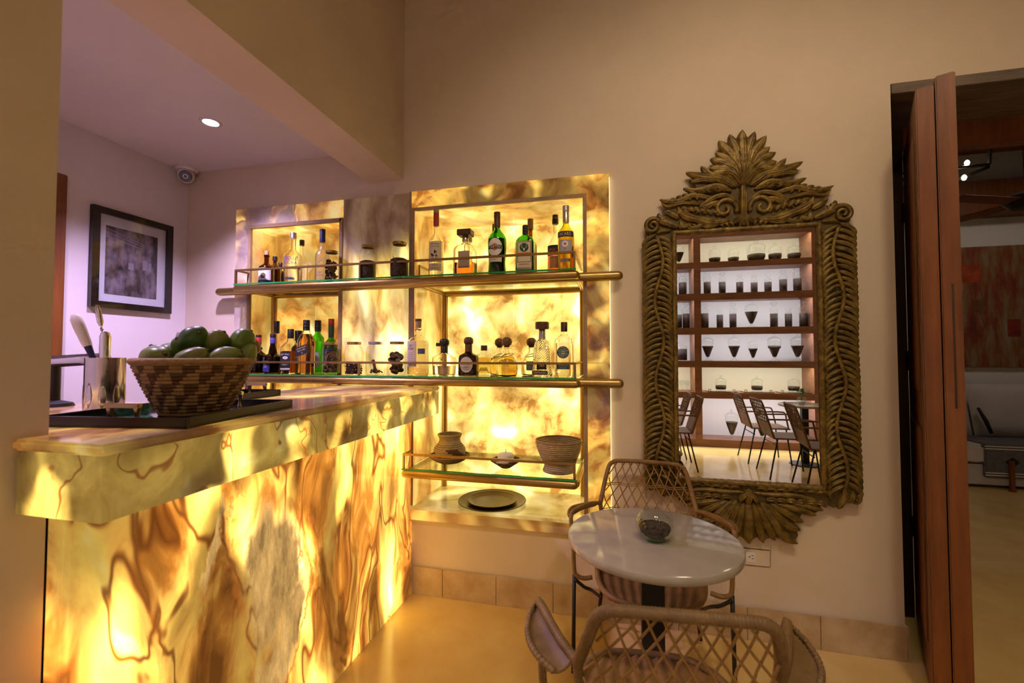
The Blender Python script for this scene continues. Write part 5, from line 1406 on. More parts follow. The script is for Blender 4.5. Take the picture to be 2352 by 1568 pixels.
# carved leaves: fluted, domed, curling
def leaf_geo(path, w, H, flutes=3, scal=0, tip=0.6, curl=0.0, n=14, m=15, base=-0.030):
    P = resample([(x, 0, z) for x, z in [(p.x, p.z) for p in bez([(x, 0, z) for x, z in path], 6)]], 1e-9) if False else bez([(x, 0, z) for x, z in path], 6)
    # resample to n
    Lc = [0]
    for a, b in zip(P[:-1], P[1:]): Lc.append(Lc[-1] + (b - a).length)
    Q = []; j = 0
    for i in range(n + 1):
        d = Lc[-1] * (1 - (1 - i / n) ** 1.35)
        while j < len(Lc) - 2 and Lc[j + 1] < d: j += 1
        t = (d - Lc[j]) / max(1e-9, Lc[j + 1] - Lc[j]); Q.append(P[j].lerp(P[j + 1], t))
    v = []; f = []
    for i in range(n + 1):
        t = 1 - (1 - i / n) ** 1.35
        T = (Q[min(i + 1, n)] - Q[max(i - 1, 0)]).normalized(); N_ = Vector((-T.z, 0, T.x))
        ww = w * (math.sin(PI * (0.14 + 0.70 * t)) ** 0.6) * (1 if not scal else 1 + 0.14 * math.sin(t * PI * 2 * scal))
        if t < 0.14: ww *= math.sqrt(max(0.03, 1 - ((0.14 - t) / 0.14) ** 2))
        if t > 0.8: ww *= math.sqrt(max(0.02, 1 - ((t - 0.8) / 0.2) ** 2))
        hh = H * (0.55 + 0.45 * math.sin(PI * min(1, t * 0.9 + 0.1))) + curl * t * t
        for k in range(m):
            s = -1 + 2 * k / (m - 1)
            dome = max(0.0, 1 - abs(s) ** 2.4)
            fl = 0.74 + 0.26 * abs(math.cos(PI * flutes * s * 0.5 + (PI / 2) * (flutes % 2 == 0))) ** 0.7
            y = base - hh * (dome ** 0.6) * fl
            c = Q[i] + N_ * (ww * s)
            v.append((c.x, y, c.z))
    for i in range(n):
        for k in range(m - 1): f.append((i * m + k, i * m + k + 1, (i + 1) * m + k + 1, (i + 1) * m + k))
    return v, f
def leaf(path, w, H=0.020, name='carved_leaf', both=True, **k):
    v, f = leaf_geo([(x, z - ZB) for x, z in path], w, H, **k)
    o = G().add(v, f).build(name, M['gilt'], mir, True, None, 0, True)
    if both: link_copy(o, mir, None, None, (-1, 1, 1))
    return o
def volute(cx, cz, r, turns=1.6, w=0.011, H=0.016, a0=0.0, sgn=1, name='carved_scroll'):
    pts = []
    n = int(26 * turns)
    for i in range(n + 1):
        t = i / n; a = a0 + sgn * 2 * PI * turns * t; rr = r * (1 - 0.86 * t)
        pts.append((cx + rr * math.cos(a), -0.036 - 0.010 * t, cz + rr * math.sin(a) - ZB))
    g = G().tube(pts, [w * (1 - 0.45 * i / n) for i in range(n + 1)], 8)
    g.lathe([(0, 0.0), (0.006, 0.001), (0.008, 0.006)], 10, cx=0, cy=0) if False else None
    o = g.build(name, M['gilt'], mir, True)
    link_copy(o, mir, None, None, (-1, 1, 1))

# crest: shell of fluted lobes in two layers
leaf([(0, 2.190), (0, 2.30), (0.0, 2.440)], 0.031, 0.036, both=False, flutes=5)
for ang, ln, w in [(13, 0.248, 0.029), (26, 0.240, 0.030), (37, 0.200, 0.026), (48, 0.195, 0.027), (60, 0.172, 0.026), (73, 0.165, 0.025)]:
    a = R(ang)
    ex, ez = math.sin(a) * ln, 2.185 + math.cos(a) * ln
    mx, mz = math.sin(a * 0.70) * ln * 0.55, 2.185 + math.cos(a * 0.70) * ln * 0.55
    leaf([(0.006, 2.165), (mx, mz), (ex, ez)], w, 0.030 - ang * 0.0001, flutes=5, n=16)
for ang, ln, w in [(9, 0.150, 0.016), (24, 0.140, 0.016), (40, 0.120, 0.016), (58, 0.110, 0.015)]:
    a = R(ang)
    leaf([(0.004, 2.165), (math.sin(a * 0.75) * ln * 0.6, 2.18 + math.cos(a * 0.75) * ln * 0.6), (math.sin(a) * ln, 2.185 + math.cos(a) * ln)], w, 0.040, flutes=3, n=12)
# side sprays under the shell
leaf([(0.03, 2.165), (0.10, 2.215), (0.17, 2.225), (0.258, 2.258)], 0.024, 0.028, flutes=4, scal=2, n=18)
leaf([(0.08, 2.185), (0.15, 2.240), (0.188, 2.283)], 0.018, 0.026, flutes=3)
leaf([(0.12, 2.20), (0.18, 2.215), (0.235, 2.208)], 0.016, 0.024, flutes=3)
leaf([(0.05, 2.145), (0.12, 2.178), (0.20, 2.160), (0.272, 2.180)], 0.020, 0.026, flutes=3, scal=2, n=18)
for i in range(4): leaf([(0.075 + i * 0.036, 2.145), (0.095 + i * 0.036, 2.158), (0.112 + i * 0.036, 2.146)], 0.014, 0.030, flutes=2, n=9)
leaf([(0.13, 2.115), (0.22, 2.140), (0.29, 2.118), (0.345, 2.120), (0.383, 2.134)], 0.017, 0.024, flutes=3, n=18)
leaf([(0.18, 2.09), (0.27, 2.105), (0.345, 2.095), (0.375, 2.118)], 0.012, 0.022, flutes=2, n=14)
# C scrolls and central stem
leaf([(0, 2.19), (0, 2.10), (0, 1.972)], 0.020, 0.036, both=False, flutes=3, n=16)
leaf([(0.006, 2.03), (0.028, 2.00), (0.048, 1.985)], 0.016, 0.030, flutes=2); leaf([(0.004, 2.02), (0.014, 1.985), (0.018, 1.966)], 0.012, 0.030, flutes=2)
volute(0.082, 2.062, 0.056, 1.25, 0.013, a0=R(200), sgn=-1)
leaf([(0.032, 2.095), (0.075, 2.128), (0.13, 2.120), (0.185, 2.085), (0.215, 2.045)], 0.014, 0.026, flutes=3, n=18)
leaf([(0.10, 2.100), (0.15, 2.086), (0.175, 2.060)], 0.016, 0.024, flutes=3)
leaf([(0.060, 2.005), (0.13, 1.995), (0.20, 2.015), (0.275, 2.05), (0.30, 2.09)], 0.024, 0.028, flutes=4, scal=3, n=20)
leaf([(0.10, 1.990), (0.15, 1.978), (0.20, 1.985)], 0.013, 0.024, flutes=2); leaf([(0.17, 1.995), (0.22, 1.975), (0.262, 1.985)], 0.015, 0.026, flutes=3); leaf([(0.24, 2.0), (0.275, 1.985), (0.285, 2.02)], 0.014, 0.024, flutes=2)
leaf([(0.29, 2.03), (0.33, 2.055), (0.36, 2.075)], 0.016, 0.022, flutes=3); leaf([(0.30, 1.985), (0.35, 2.01), (0.40, 2.03)], 0.020, 0.024, flutes=3)
volute(0.418, 2.002, 0.041, 1.7, 0.012, a0=R(150), sgn=-1)
leaf([(0.33, 1.97), (0.37, 1.975), (0.40, 1.962)], 0.014, 0.022, flutes=2)
# small lobes filling the frieze above the glass and around the scrolls
for i in range(11):
    leaf([(0.045 + i * 0.024, 1.974), (0.052 + i * 0.024, 1.990), (0.068 + i * 0.024, 1.996)], 0.009, 0.020, flutes=2, n=8, m=8)
for i in range(7):
    leaf([(0.120 + i * 0.026, 2.075 - i * 0.005), (0.136 + i * 0.026, 2.090 - i * 0.005), (0.150 + i * 0.026, 2.078 - i * 0.005)], 0.012, 0.022, flutes=2, n=8, m=8)
for i in range(6):
    leaf([(0.110 + i * 0.028, 2.030 + i * 0.006), (0.128 + i * 0.028, 2.050 + i * 0.006), (0.146 + i * 0.028, 2.046 + i * 0.006)], 0.013, 0.022, flutes=2, n=8, m=8)
for i in range(4):
    leaf([(0.205 + i * 0.030, 2.115 - i * 0.004), (0.222 + i * 0.030, 2.150 - i * 0.008), (0.245 + i * 0.030, 2.160 - i * 0.010)], 0.012, 0.022, flutes=2, n=9, m=8)
for i in range(4):
    leaf([(0.330 + i * 0.012, 1.985 + i * 0.015), (0.352 + i * 0.012, 2.010 + i * 0.013), (0.345 + i * 0.014, 2.035 + i * 0.010)], 0.011, 0.022, flutes=2, n=8, m=8)
# sides: a winding stem feathered with overlapping lobes on both sides
stem_x = lambda z: 0.392 + 0.020 * math.sin((z - 0.72) * 2 * PI / 0.40)
pts = [(stem_x(1.945 - k * 0.02), -0.040, 1.945 - k * 0.02 - ZB) for k in range(62)]
st_ = G().tube(pts, 0.010, 8).build('carved_stem', M['gilt'], mir, True)
link_copy(st_, mir, None, None, (-1, 1, 1))
rnd = random.Random(3)
for i in range(44):
    z = 1.945 - i * 0.0275
    x = stem_x(z)
    k = 0.5 + 0.5 * math.sin((z - 0.72) * 2 * PI / 0.40)     # where the stem swings out, the inner lobes grow
    lo = (0.466 - x); li = (x - 0.326)
    u = rnd.uniform(-0.004, 0.004)
    leaf([(x + 0.002, z + 0.012), (x + lo * 0.55, z - 0.004 + u), (x + lo * 0.92, z - 0.030), (x + lo * 0.88, z - 0.058 + u)], 0.0125, 0.026 + 0.006 * (1 - k), flutes=3, n=11, m=10)
    leaf([(x - 0.002, z), (x - li * 0.50, z - 0.014 + u), (x - li * 0.86, z - 0.040), (x - li * 0.78, z - 0.066 + u)], 0.0120, 0.026 + 0.006 * k, flutes=3, n=11, m=10)
volute(0.440, 0.702, 0.022, 1.5, 0.009, a0=R(60), sgn=-1)
leaf([(0.40, 0.75), (0.395, 0.70), (0.372, 0.652)], 0.018, 0.026, flutes=3); leaf([(0.43, 0.74), (0.425, 0.70), (0.405, 0.682)], 0.013, 0.026, flutes=2)
# bottom rail: rows of lobes and flame leaves
for i in range(7):
    leaf([(0.035 + i * 0.042, 0.722), (0.062 + i * 0.042, 0.730), (0.082 + i * 0.042, 0.712)], 0.014, 0.024, flutes=2, n=9)
leaf([(0.02, 0.700), (0.10, 0.697), (0.20, 0.700), (0.315, 0.672)], 0.014, 0.020, flutes=3, n=18)
for i in range(6):
    leaf([(0.075 + i * 0.041, 0.672), (0.105 + i * 0.041, 0.676), (0.122 + i * 0.040, 0.655)], 0.016, 0.026, flutes=2, n=9)
leaf([(0, 0.72), (0, 0.68), (0, 0.64)], 0.020, 0.036, both=False, flutes=3); leaf([(0.005, 0.70), (0.03, 0.672), (0.038, 0.65)], 0.014, 0.032, flutes=2)
leaf([(0, 0.655), (0.0, 0.56), (0.0, 0.462)], 0.030, 0.032, both=False, flutes=5, n=18, m=13)
leaf([(0.02, 0.655), (0.038, 0.57), (0.062, 0.470)], 0.022, 0.028, flutes=4, n=16)
leaf([(0.035, 0.655), (0.070, 0.58), (0.110, 0.486)], 0.024, 0.028, flutes=4, n=16)
leaf([(0.050, 0.660), (0.095, 0.59), (0.15, 0.510), (0.205, 0.482)], 0.026, 0.032, flutes=5, n=20, m=13)
leaf([(0.07, 0.655), (0.12, 0.60), (0.165, 0.558), (0.218, 0.545)], 0.024, 0.028, flutes=4, n=18)
leaf([(0.09, 0.655), (0.15, 0.625), (0.205, 0.590), (0.232, 0.582)], 0.020, 0.026, flutes=3, n=16)
leaf([(0.12, 0.655), (0.20, 0.640), (0.285, 0.616)], 0.018, 0.024, flutes=3, n=16); leaf([(0.18, 0.662), (0.25, 0.655), (0.312, 0.640)], 0.015, 0.022, flutes=3, n=14)

# wall outlet beside the mirror
t = thing('wall_outlet', (0.645, D, 0.385), 'white double power outlet low on the wall under the mirror', 'outlet')
box('cover_plate', -0.060, 0.060, -0.006, 0.0, -0.040, 0.040, M['plaster'], t, 0.003)
box('socket_face', -0.045, -0.005, -0.0075, -0.005, -0.022, 0.022, M['white_plastic'], t, 0.001)
for x, z_ in ((-0.018, -0.006), (-0.018, 0.008)): box('slot', x - 0.005, x + 0.005, -0.0080, -0.0070, z_ - 0.0012, z_ + 0.0012, M['ink'], t)
G().lathe([(0, -0.0004), (0.003, -0.0004), (0.003, 0.0004), (0, 0.0004)], 10).build('slot', M['ink'], t, False, (-0.032, -0.0078, 0.001)).rotation_euler = (R(90), 0, 0)
# ------------------------------------------------------------------ bistro table and wicker chairs
def bistro_table(loc, label, group='round marble bistro tables', r=0.280, rb=0.22):
    t = thing('bistro_table', loc, label, 'table', group)
    G().lathe([(0, 0.712), (r - 0.012, 0.712), (r - 0.003, 0.715), (r, 0.722), (r, 0.732), (r - 0.003, 0.738), (r - 0.010, 0.740), (0, 0.740)], 72).build('table_top', M['marble'], t, 'auto')
    G().lathe([(0, 0.700), (0.11, 0.700), (0.11, 0.712), (0, 0.712)], 32).build('mounting_plate', M['black_metal'], t, 'auto')
    box('post', -0.036, 0.036, -0.036, 0.036, 0.018, 0.700, M['black_metal'], t, 0.004)
    G().lathe([(0, 0.0), (rb - 0.005, 0.0), (rb, 0.004), (rb - 0.002, 0.012), (0.06, 0.020), (0, 0.020)], 48).build('base_plate', M['black_metal'], t, 'auto')
    return t
bistro_table((0.113, 1.558, 0), 'round pale marble bistro table in front of the mirror')

# fish bowl of coffee beans
t = thing('glass_bowl', (0.120, 1.530, 0.7405), 'round glass bowl half filled with coffee beans on the table', 'bowl')
br = 0.061
pr = [(0, 0.003)] + [(br * math.cos(R(a)), 0.052 + br * math.sin(R(a)) * 0.93) for a in range(-62, 53, 8)]
pr2 = [(max(0, r - 0.0022), z + (0.002 if i < 5 else 0)) for i, (r, z) in enumerate(pr[1:])]
G().lathe([(0, 0.0), (br * 0.46, 0.0)] + pr[1:] + pr2[::-1] + [(0, 0.006)], 44).build('glass', M['jar'], t, True)
bean_v, bean_f = [], []
gb_ = G().lathe([(0, -0.0045), (0.0022, -0.0035), (0.0033, 0), (0.0022, 0.0035), (0, 0.0045)], 6)
for k in range(8):
    pass
rnd = random.Random(11)
proto = None
for k in range(150):
    zz = 0.012 + 0.040 * (k / 150) ** 0.8
    lim = math.sqrt(max(0.0001, (br - 0.009) ** 2 - ((zz - 0.052) / 0.93) ** 2))
    d = math.sqrt(rnd.uniform(0.25, 1)) * lim; a = rnd.uniform(0, 2 * PI)
    if proto is None: proto = o = gb_.build('coffee_bean', M['coffee'], t, True, (d * math.cos(a), d * math.sin(a), zz))
    else: o = link_copy(proto, t, (d * math.cos(a), d * math.sin(a), zz))
    o.rotation_euler = (rnd.uniform(0, 3), rnd.uniform(0, 3), rnd.uniform(0, 3)); o.scale = (1.25, 1.25, 1.25)
G().lathe([(0, 0.0012), (0.027, 0.0012), (0.034, 0.0065), (0, 0.0075)], 28).build('thick_base', mat('green_glass_base', (0.10, 0.32, 0.10), 0.1), t, True)
G().lathe([(0, 0.010), (0.028, 0.0105), (0.045, 0.024), (0.0515, 0.042), (0.048, 0.047), (0, 0.050)], 28).build('bean_core', M['coffee'], t, True)

def wrap_tube(g, pts, r, pitch=0.0075, mi=0, seg=8):
    """tube bound with cane: radius ripples along its length"""
    P = resample(pts, pitch / 3)
    rr = [r * (1.0 if (i % 3) else 0.86) for i in range(len(P))]
    g.tube(P, rr, seg, mi)

def wicker_chair(loc, rz, label, near, strands_grey):
    t = thing('wicker_chair', loc, label, 'chair', None, rz)
    fm = M['rattan_grey'] if strands_grey else M['rattan']
    # frame (local: +y is the front of the seat)
    TR = 0.0140 if near else 0.0115
    tl = [(-0.215, -0.165, 0.640), (-0.196, -0.225, 0.730), (-0.178, -0.255, 0.795), (-0.160, -0.262, 0.816), (-0.125, -0.266, 0.824)]
    back = tl + [(0, -0.270, 0.826)] + [(-x, y, z) for x, y, z in tl[::-1]]
    g = G(); wrap_tube(g, bez(back, 7), TR); g.build('back_rail', fm, t, True)
    for s in (-1, 1):
        g = G(); wrap_tube(g, bez([(s * 0.215, -0.165, 0.645), (s * 0.206, -0.170, 0.56), (s * 0.190, -0.178, 0.46), (s * 0.185, -0.182, 0.425)], 6), TR * 0.92); g.build('back_upright', fm, t, True)
        # arm: frame from the back to the tip, then down to the seat
        g = G(); wrap_tube(g, bez([(s * 0.215, -0.165, 0.642), (s * 0.262, -0.095, 0.655), (s * 0.314, 0.020, 0.662), (s * 0.325, 0.050, 0.646), (s * 0.324, 0.060, 0.615), (s * 0.316, 0.060, 0.52), (s * 0.312, 0.062, 0.425), (s * 0.302, 0.064, 0.398), (s * 0.270, 0.060, 0.388), (s * 0.235, 0.055, 0.394)], 7), TR * 0.86); g.build('arm_rail', fm, t, True)
        # woven triangular arm rest
        v = []; f = []; n = 36; m = 9
        for i in range(n + 1):
            u = i / n
            a = Vector((s * (0.222 + 0.104 * u), -0.158 + 0.212 * u, 0.650 + 0.016 * u))
            wd = 0.088 * math.sin(PI * min(1, (1 - u) * 0.78 + 0.01)) ** 0.8 + 0.004
            for k in range(m):
                q = k / (m - 1)
                p = a + Vector((s * wd * q * 0.72, -wd * q * 0.35, -0.012 * math.sin(PI * q) - 0.022 * q))
                p.z += 0.0022 * (1 if i % 2 else -1)
                v.append(p)
        for i in range(n):
            for k in range(m - 1): f.append((i * m + k, i * m + k + 1, (i + 1) * m + k + 1, (i + 1) * m + k))
        o = G().add(v, f).build('arm_weave', fm, t, True)
        sm = o.modifiers.new('thick', 'SOLIDIFY'); sm.thickness = 0.006
        # outer edge of the arm rest
        ed = [v[i * m + m - 1] for i in range(n + 1)]
        g = G(); wrap_tube(g, ed, TR * 0.55); g.build('arm_edge', fm, t, True)
        # legs
        G().tube([(s * 0.312, 0.062, 0.40), (s * 0.313, 0.075, 0.2), (s * 0.314, 0.088, 0.0)], 0.0085, 8).build('leg', M['black_metal'], t, True)
        G().tube([(s * 0.186, -0.180, 0.42), (s * 0.215, -0.235, 0.2), (s * 0.240, -0.285, 0.0)], 0.0085, 8).build('leg', M['black_metal'], t, True)
        G().tube(bez([(s * 0.308, 0.072, 0.385), (s * 0.272, 0.03, 0.335), (s * 0.245, -0.02, 0.300), (s * 0.225, -0.22, 0.17)], 6), 0.0075, 8).build('brace', M['black_metal'], t, True)
    # seat frame and woven seat
    seat = []
    for k in range(40):
        a = 2 * PI * k / 40
        c, q = math.cos(a), math.sin(a); e = (abs(c) ** 3.2 + abs(q) ** 3.2) ** (-1 / 3.2)
        seat.append((c * e * (0.215 - 0.022 * q * e), 0.035 + q * e * 0.218, 0.425 - 0.020 * max(0, q) - 0.0))
    g = G(); g.tube(resample(seat + [seat[0]], 0.004)[:-1], 0.0115, 8, closed=True); g.build('seat_frame', fm, t, True)
    n1, n2 = 60, 72
    v = []; f = []
    for i in range(n1 + 1):
        for k in range(n2 + 1):
            X = -1 + 2 * i / n1; Y = -1 + 2 * k / n2
            # square to superellipse
            ax = X * math.sqrt(max(0, 1 - 0.28 * Y * Y)); ay = Y * math.sqrt(max(0, 1 - 0.28 * X * X))
            x = ax * (0.213 - 0.022 * ay); y = 0.035 + ay * 0.216
            z = 0.424 - 0.020 * max(0, ay) - 0.020 * (1 - X * X) * (1 - Y * Y)
            z += 0.0035 * math.cos(PI * i / 3) + 0.0016 * (1 if (k + i // 3) % 2 else -1)
            v.append((x, y, z))
    w = n2 + 1
    for i in range(n1):
        for k in range(n2): f.append((i * w + k, (i + 1) * w + k, (i + 1) * w + k + 1, i * w + k + 1))
    o = G().add(v, f).build('seat_weave', M['rattan'], t, True)
    sm = o.modifiers.new('thick', 'SOLIDIFY'); sm.thickness = 0.007
    # lattice of the back: strands in both diagonals on a gently curved sheet
    def bx(z):   # half width and depth of the back at height z
        k = (z - 0.44) / (0.82 - 0.44)
        return 0.188 + 0.024 * math.sin(min(1, max(0, (z - 0.44) / 0.2)) * PI / 2) - 0.050 * max(0, (z - 0.64) / 0.18), -0.180 - 0.085 * max(0, k) ** 1.3
    def P_(u, z):
        hw, y = bx(z); return Vector((u * hw, y - 0.022 * (1 - u * u) * (1 if z < 0.7 else 0.5), z))
    zt, zb = 0.820, 0.440
    sm_ = M['strand']
    ns, slope = (10, 1.15) if near else (9, 1.0)
    for d in (-1, 1):
        for j in range(-7, ns + 7):
            u0 = -1 + 2 * (j + 0.5) / ns
            pts = []
            for q in range(26):
                tt = q / 25; u = u0 + d * slope * (tt - 0.5) ; z = zb + (zt - zb) * tt
                if abs(u) <= 1.0:
                    p = P_(u, z); p.y += d * 0.0022; pts.append(p)
            if len(pts) > 3:
                G().tube(pts, 0.0030 if near else 0.0028, 5).build('strand', sm_, t, True)
    for z in (0.60, 0.715) if not near else ():
        for dz in (-0.004, 0.004):
            G().tube([P_(-1 + 2 * q / 16, z + dz + 0.004 * math.sin(q * 1.5)) - Vector((0, 0.003, 0)) for q in range(17)], 0.0024, 5).build('cross_strand', sm_, t, True)
    return t
wicker_chair((0.130, 1.980, 0), PI + R(-2), 'brown wicker lattice chair between the table and the mirror wall', False, False)
wicker_chair((0.108, 1.215, 0), R(5), 'greyish wicker lattice chair seen from behind, nearest the camera', True, True)
# ------------------------------------------------------------------ lit shelf wall behind the camera (seen in the mirror)
SY = -2.353       # front of the case
SB = -2.78
case = thing('wall_shelf_case', (1.2, -2.56, 0), 'reddish wooden wall case with white lit shelves, reflected in the mirror', 'shelf')
def sb(name, x0, x1, y0, y1, z0, z1, m, parent=case, bev=0.002):
    return box(name, x0, x1, y0, y1, z0, z1, m, parent, bev, (1.2, -2.56, 0))
posts = [(-0.62, -0.52), (1.136, 1.233), (2.700, 2.80)]
for a, b in posts: sb('upright', a, b, SB, SY, 0, 3.20, M['wood_shelf'])
sb('plinth', -0.62, 2.80, SB, SY - 0.004, 0, 0.11, M['wood_shelf'])
sb('top_board', -0.62, 2.80, SB, SY - 0.003, 3.115, 3.20, M['wood_shelf'])
sb('back_panel', -0.55, 2.75, SB - 0.018, SB, 0.0, 3.2, M['white_wall'])
LEV = [(0.731, 0.801), (1.186, 1.261), (1.673, 1.756), (2.182, 2.265), (2.661, 2.732)]
bays = [(-0.52, 1.136), (1.233, 2.700)]
for i, (a, b) in enumerate(bays):
    for z0, z1 in LEV: sb('shelf_board', a, b, SB, SY - 0.002, z0, z1, M['wood_shelf'])
    for k, z0 in enumerate([l[0] for l in LEV] + [3.115]):
        sb('light_lip', a, b, SY - 0.014, SY - 0.003, z0 - 0.020, z0 + 0.002, M['wood_shelf'])
        warm = (k in (1,)) or k == 5
        p = sb('led_strip', a + 0.03, b - 0.03, SY - 0.045, SY - 0.022, z0 - 0.008, z0 - 0.001, M['led_warm'] if warm else M['led_white'], case, 0)
        
ORD = ['first', 'second', 'third', 'fourth', 'fifth', 'sixth', 'seventh', 'eighth', 'ninth']
ROWN = {0: 'top', 1: 'second highest', 2: 'third highest', 3: 'fourth highest', 4: 'fifth highest', 5: 'lowest'}
def apo(kind, x, z, h, w, fill, label, grp='apothecary jars in the wall case', y=-2.50):
    t = thing('apothecary_jar', (x, y, z), label, 'jar', grp)
    r = w / 2
    if kind == 'bell':      # squat jar with domed lid on a foot
        body = [(0, 0.004), (r * 0.9, 0.0), (r * 0.95, 0.010), (r * 0.75, 0.016), (r * 0.92, 0.028), (r * 0.98, h * 0.20), (r * 0.98, h * 0.58), (r * 0.90, h * 0.62)]
        lid = [(r * 1.04, h * 0.62), (r * 1.02, h * 0.66), (r * 0.80, h * 0.76), (r * 0.35, h * 0.82), (r * 0.16, h * 0.84), (r * 0.14, h * 0.87), (r * 0.28, h * 0.92), (r * 0.26, h * 0.98), (0, h)]
        cont = [(0, 0.022), (r * 0.80, 0.024), (r * 0.94, h * 0.20), (r * 0.94, h * fill), (0, h * fill * 1.04)]
    elif kind == 'cyl':     # straight cylinder with ball stopper
        body = [(0, 0.004), (r * 0.96, 0.0), (r, 0.008), (r, h * 0.70), (r * 0.85, h * 0.74)]
        lid = [(r * 0.96, h * 0.745), (r * 0.9, h * 0.76), (r * 0.4, h * 0.79), (r * 0.3, h * 0.81), (r * 0.75, h * 0.86), (r * 0.86, h * 0.91), (r * 0.7, h * 0.97), (0, h)]
        cont = [(0, 0.008), (r * 0.93, 0.010), (r * 0.95, h * fill), (0, h * fill * 1.02)]
    else:                   # footed urn with pointed lid
        body = [(0, 0.006), (r * 0.72, 0.0), (r * 0.70, 0.010), (r * 0.28, 0.028), (r * 0.22, h * 0.12), (r * 0.34, h * 0.20), (r * 0.66, h * 0.40), (r * 0.90, h * 0.58), (r * 0.94, h * 0.70), (r * 0.92, h * 0.76)]
        lid = [(r * 1.02, h * 0.76), (r * 1.0, h * 0.785), (r * 0.70, h * 0.85), (r * 0.25, h * 0.90), (r * 0.12, h * 0.92), (r * 0.20, h * 0.95), (r * 0.15, h * 0.99), (0, h)]
        cont = [(0, h * 0.145), (r * 0.16, h * 0.15), (r * 0.30, h * 0.20), (r * 0.62, h * 0.40), (r * 0.86, h * 0.57), (r * 0.88, h * fill), (0, h * fill * 1.02)]
    G().lathe(body, 22).build('glass', M['jar'], t, True)
    G().lathe(lid, 22).build('lid', M['jar'], t, True)
    G().lathe(cont, 22).build('contents', M['coffee'], t, True)
    return t
rows = {
 0: (2.732, [('bell', 1.46, 0.27, 0.17, 0.30), ('bell', 1.72, 0.25, 0.16, 0.30), ('bell', 2.03, 0.32, 0.25, 0.32), ('bell', 2.28, 0.26, 0.18, 0.38), ('bell', 2.53, 0.25, 0.18, 0.36)]),
 1: (2.265, [('cyl', 1.35, 0.37, 0.105, 0.50), ('cyl', 1.56, 0.33, 0.10, 0.54), ('cyl', 1.80, 0.29, 0.10, 0.58), ('cyl', 1.995, 0.275, 0.095, 0.56), ('cyl', 2.18, 0.275, 0.10, 0.56), ('cyl', 2.38, 0.32, 0.105, 0.58), ('cyl', 2.565, 0.37, 0.11, 0.52)]),
 2: (1.756, [('cyl', 1.31, 0.38, 0.11, 0.58), ('cyl', 1.52, 0.28, 0.095, 0.70), ('cyl', 1.70, 0.38, 0.10, 0.54), ('urn', 1.95, 0.385, 0.19, 0.60), ('cyl', 2.25, 0.38, 0.105, 0.52), ('cyl', 2.44, 0.28, 0.095, 0.68), ('cyl', 2.635, 0.38, 0.11, 0.52)]),
 3: (1.261, [('urn', 1.345, 0.395, 0.18, 0.52), ('urn', 1.71, 0.395, 0.18, 0.52), ('urn', 1.965, 0.330, 0.14, 0.50), ('urn', 2.25, 0.395, 0.19, 0.48), ('urn', 2.55, 0.395, 0.19, 0.54)]),
}
for rI, (z, L_) in rows.items():
    for k, (kd, x, h, w, fl) in enumerate(L_):
        nm = {'bell': 'domed glass jar', 'cyl': 'cylindrical glass jar', 'urn': 'footed glass urn'}[kd]
        apo(kd, x, z, h, w, fl, '%s, %s from the left, %s mirrored shelf row' % (nm, ORD[k], ROWN[rI]))
for k, x in enumerate((1.52, 2.01, 2.49)):
    tt = thing('serving_tray', (x, -2.50, 0.801), 'flat black tray under the %s jar of the mirrored lower shelf' % ('left', 'middle', 'right')[k], 'tray', 'black trays in the wall case')
    box('base', -0.20, 0.20, -0.11, 0.11, 0, 0.012, M['black'], tt, 0.002)
    for s in (-1, 1):
        hp = G().box(-0.018, 0.018, -0.006, 0.006, 0.034, 0.042).box(-0.016, -0.010, -0.005, 0.005, 0.012, 0.034).box(0.010, 0.016, -0.005, 0.005, 0.012, 0.034).build('handle', M['brass_pale'], tt, False, (s * 0.165, 0.06, 0))
    apo('bell', x, 0.813, 0.235, 0.155, 0.36, 'small domed coffee jar on the %s black tray in the mirror' % ('left', 'middle', 'right')[k])
apo('urn', 1.655, 0.11, 0.44, 0.19, 0.56, 'large footed urn on the case floor, left of the mirrored chairs', y=-2.47)
apo('urn', 2.06, 0.11, 0.42, 0.19, 0.56, 'large footed urn on the case floor behind the mirrored chair', y=-2.47)
# left bay
apo('urn', 0.95, 2.732, 0.33, 0.17, 0.56, 'footed urn at the end of the left bay, top row in the mirror')
for k, (x, h, y) in enumerate([(0.86, 0.37, -2.5), (1.00, 0.37, -2.5)]): apo('cyl', x, 2.265, h, 0.12, 0.52, 'tall cylinder jar, %s of the pair in the left bay second row' % ('left', 'right')[k])
for k, (x, h, y) in enumerate([(0.82, 0.36, -2.52), (0.93, 0.38, -2.46), (1.05, 0.42, -2.54)]): apo('cyl', x, 1.756, h, 0.11, 0.54, 'cylinder jar, %s of three in the left bay third row' % ('leftmost', 'middle', 'rightmost')[k], y=y)
apo('cyl', 0.98, 1.261, 0.30, 0.15, 0.60, 'wide cylinder jar in the left bay fourth row')
stem = None
k = 0
for ix in range(5):
    for iy in range(2):
        t = thing('wine_glass', (0.76 + ix * 0.072, -2.54 + iy * 0.085, 0.801), 'clear stemmed wine glass in the cluster on the left bay lower shelf', 'glass', 'wine glasses on the left bay shelf')
        G().lathe([(0, 0.002), (0.030, 0.0), (0.029, 0.003), (0.004, 0.008), (0.0035, 0.070), (0.014, 0.080), (0.030, 0.105), (0.032, 0.135), (0.028, 0.165)], 18).build('glass', M['jar'], t, True)

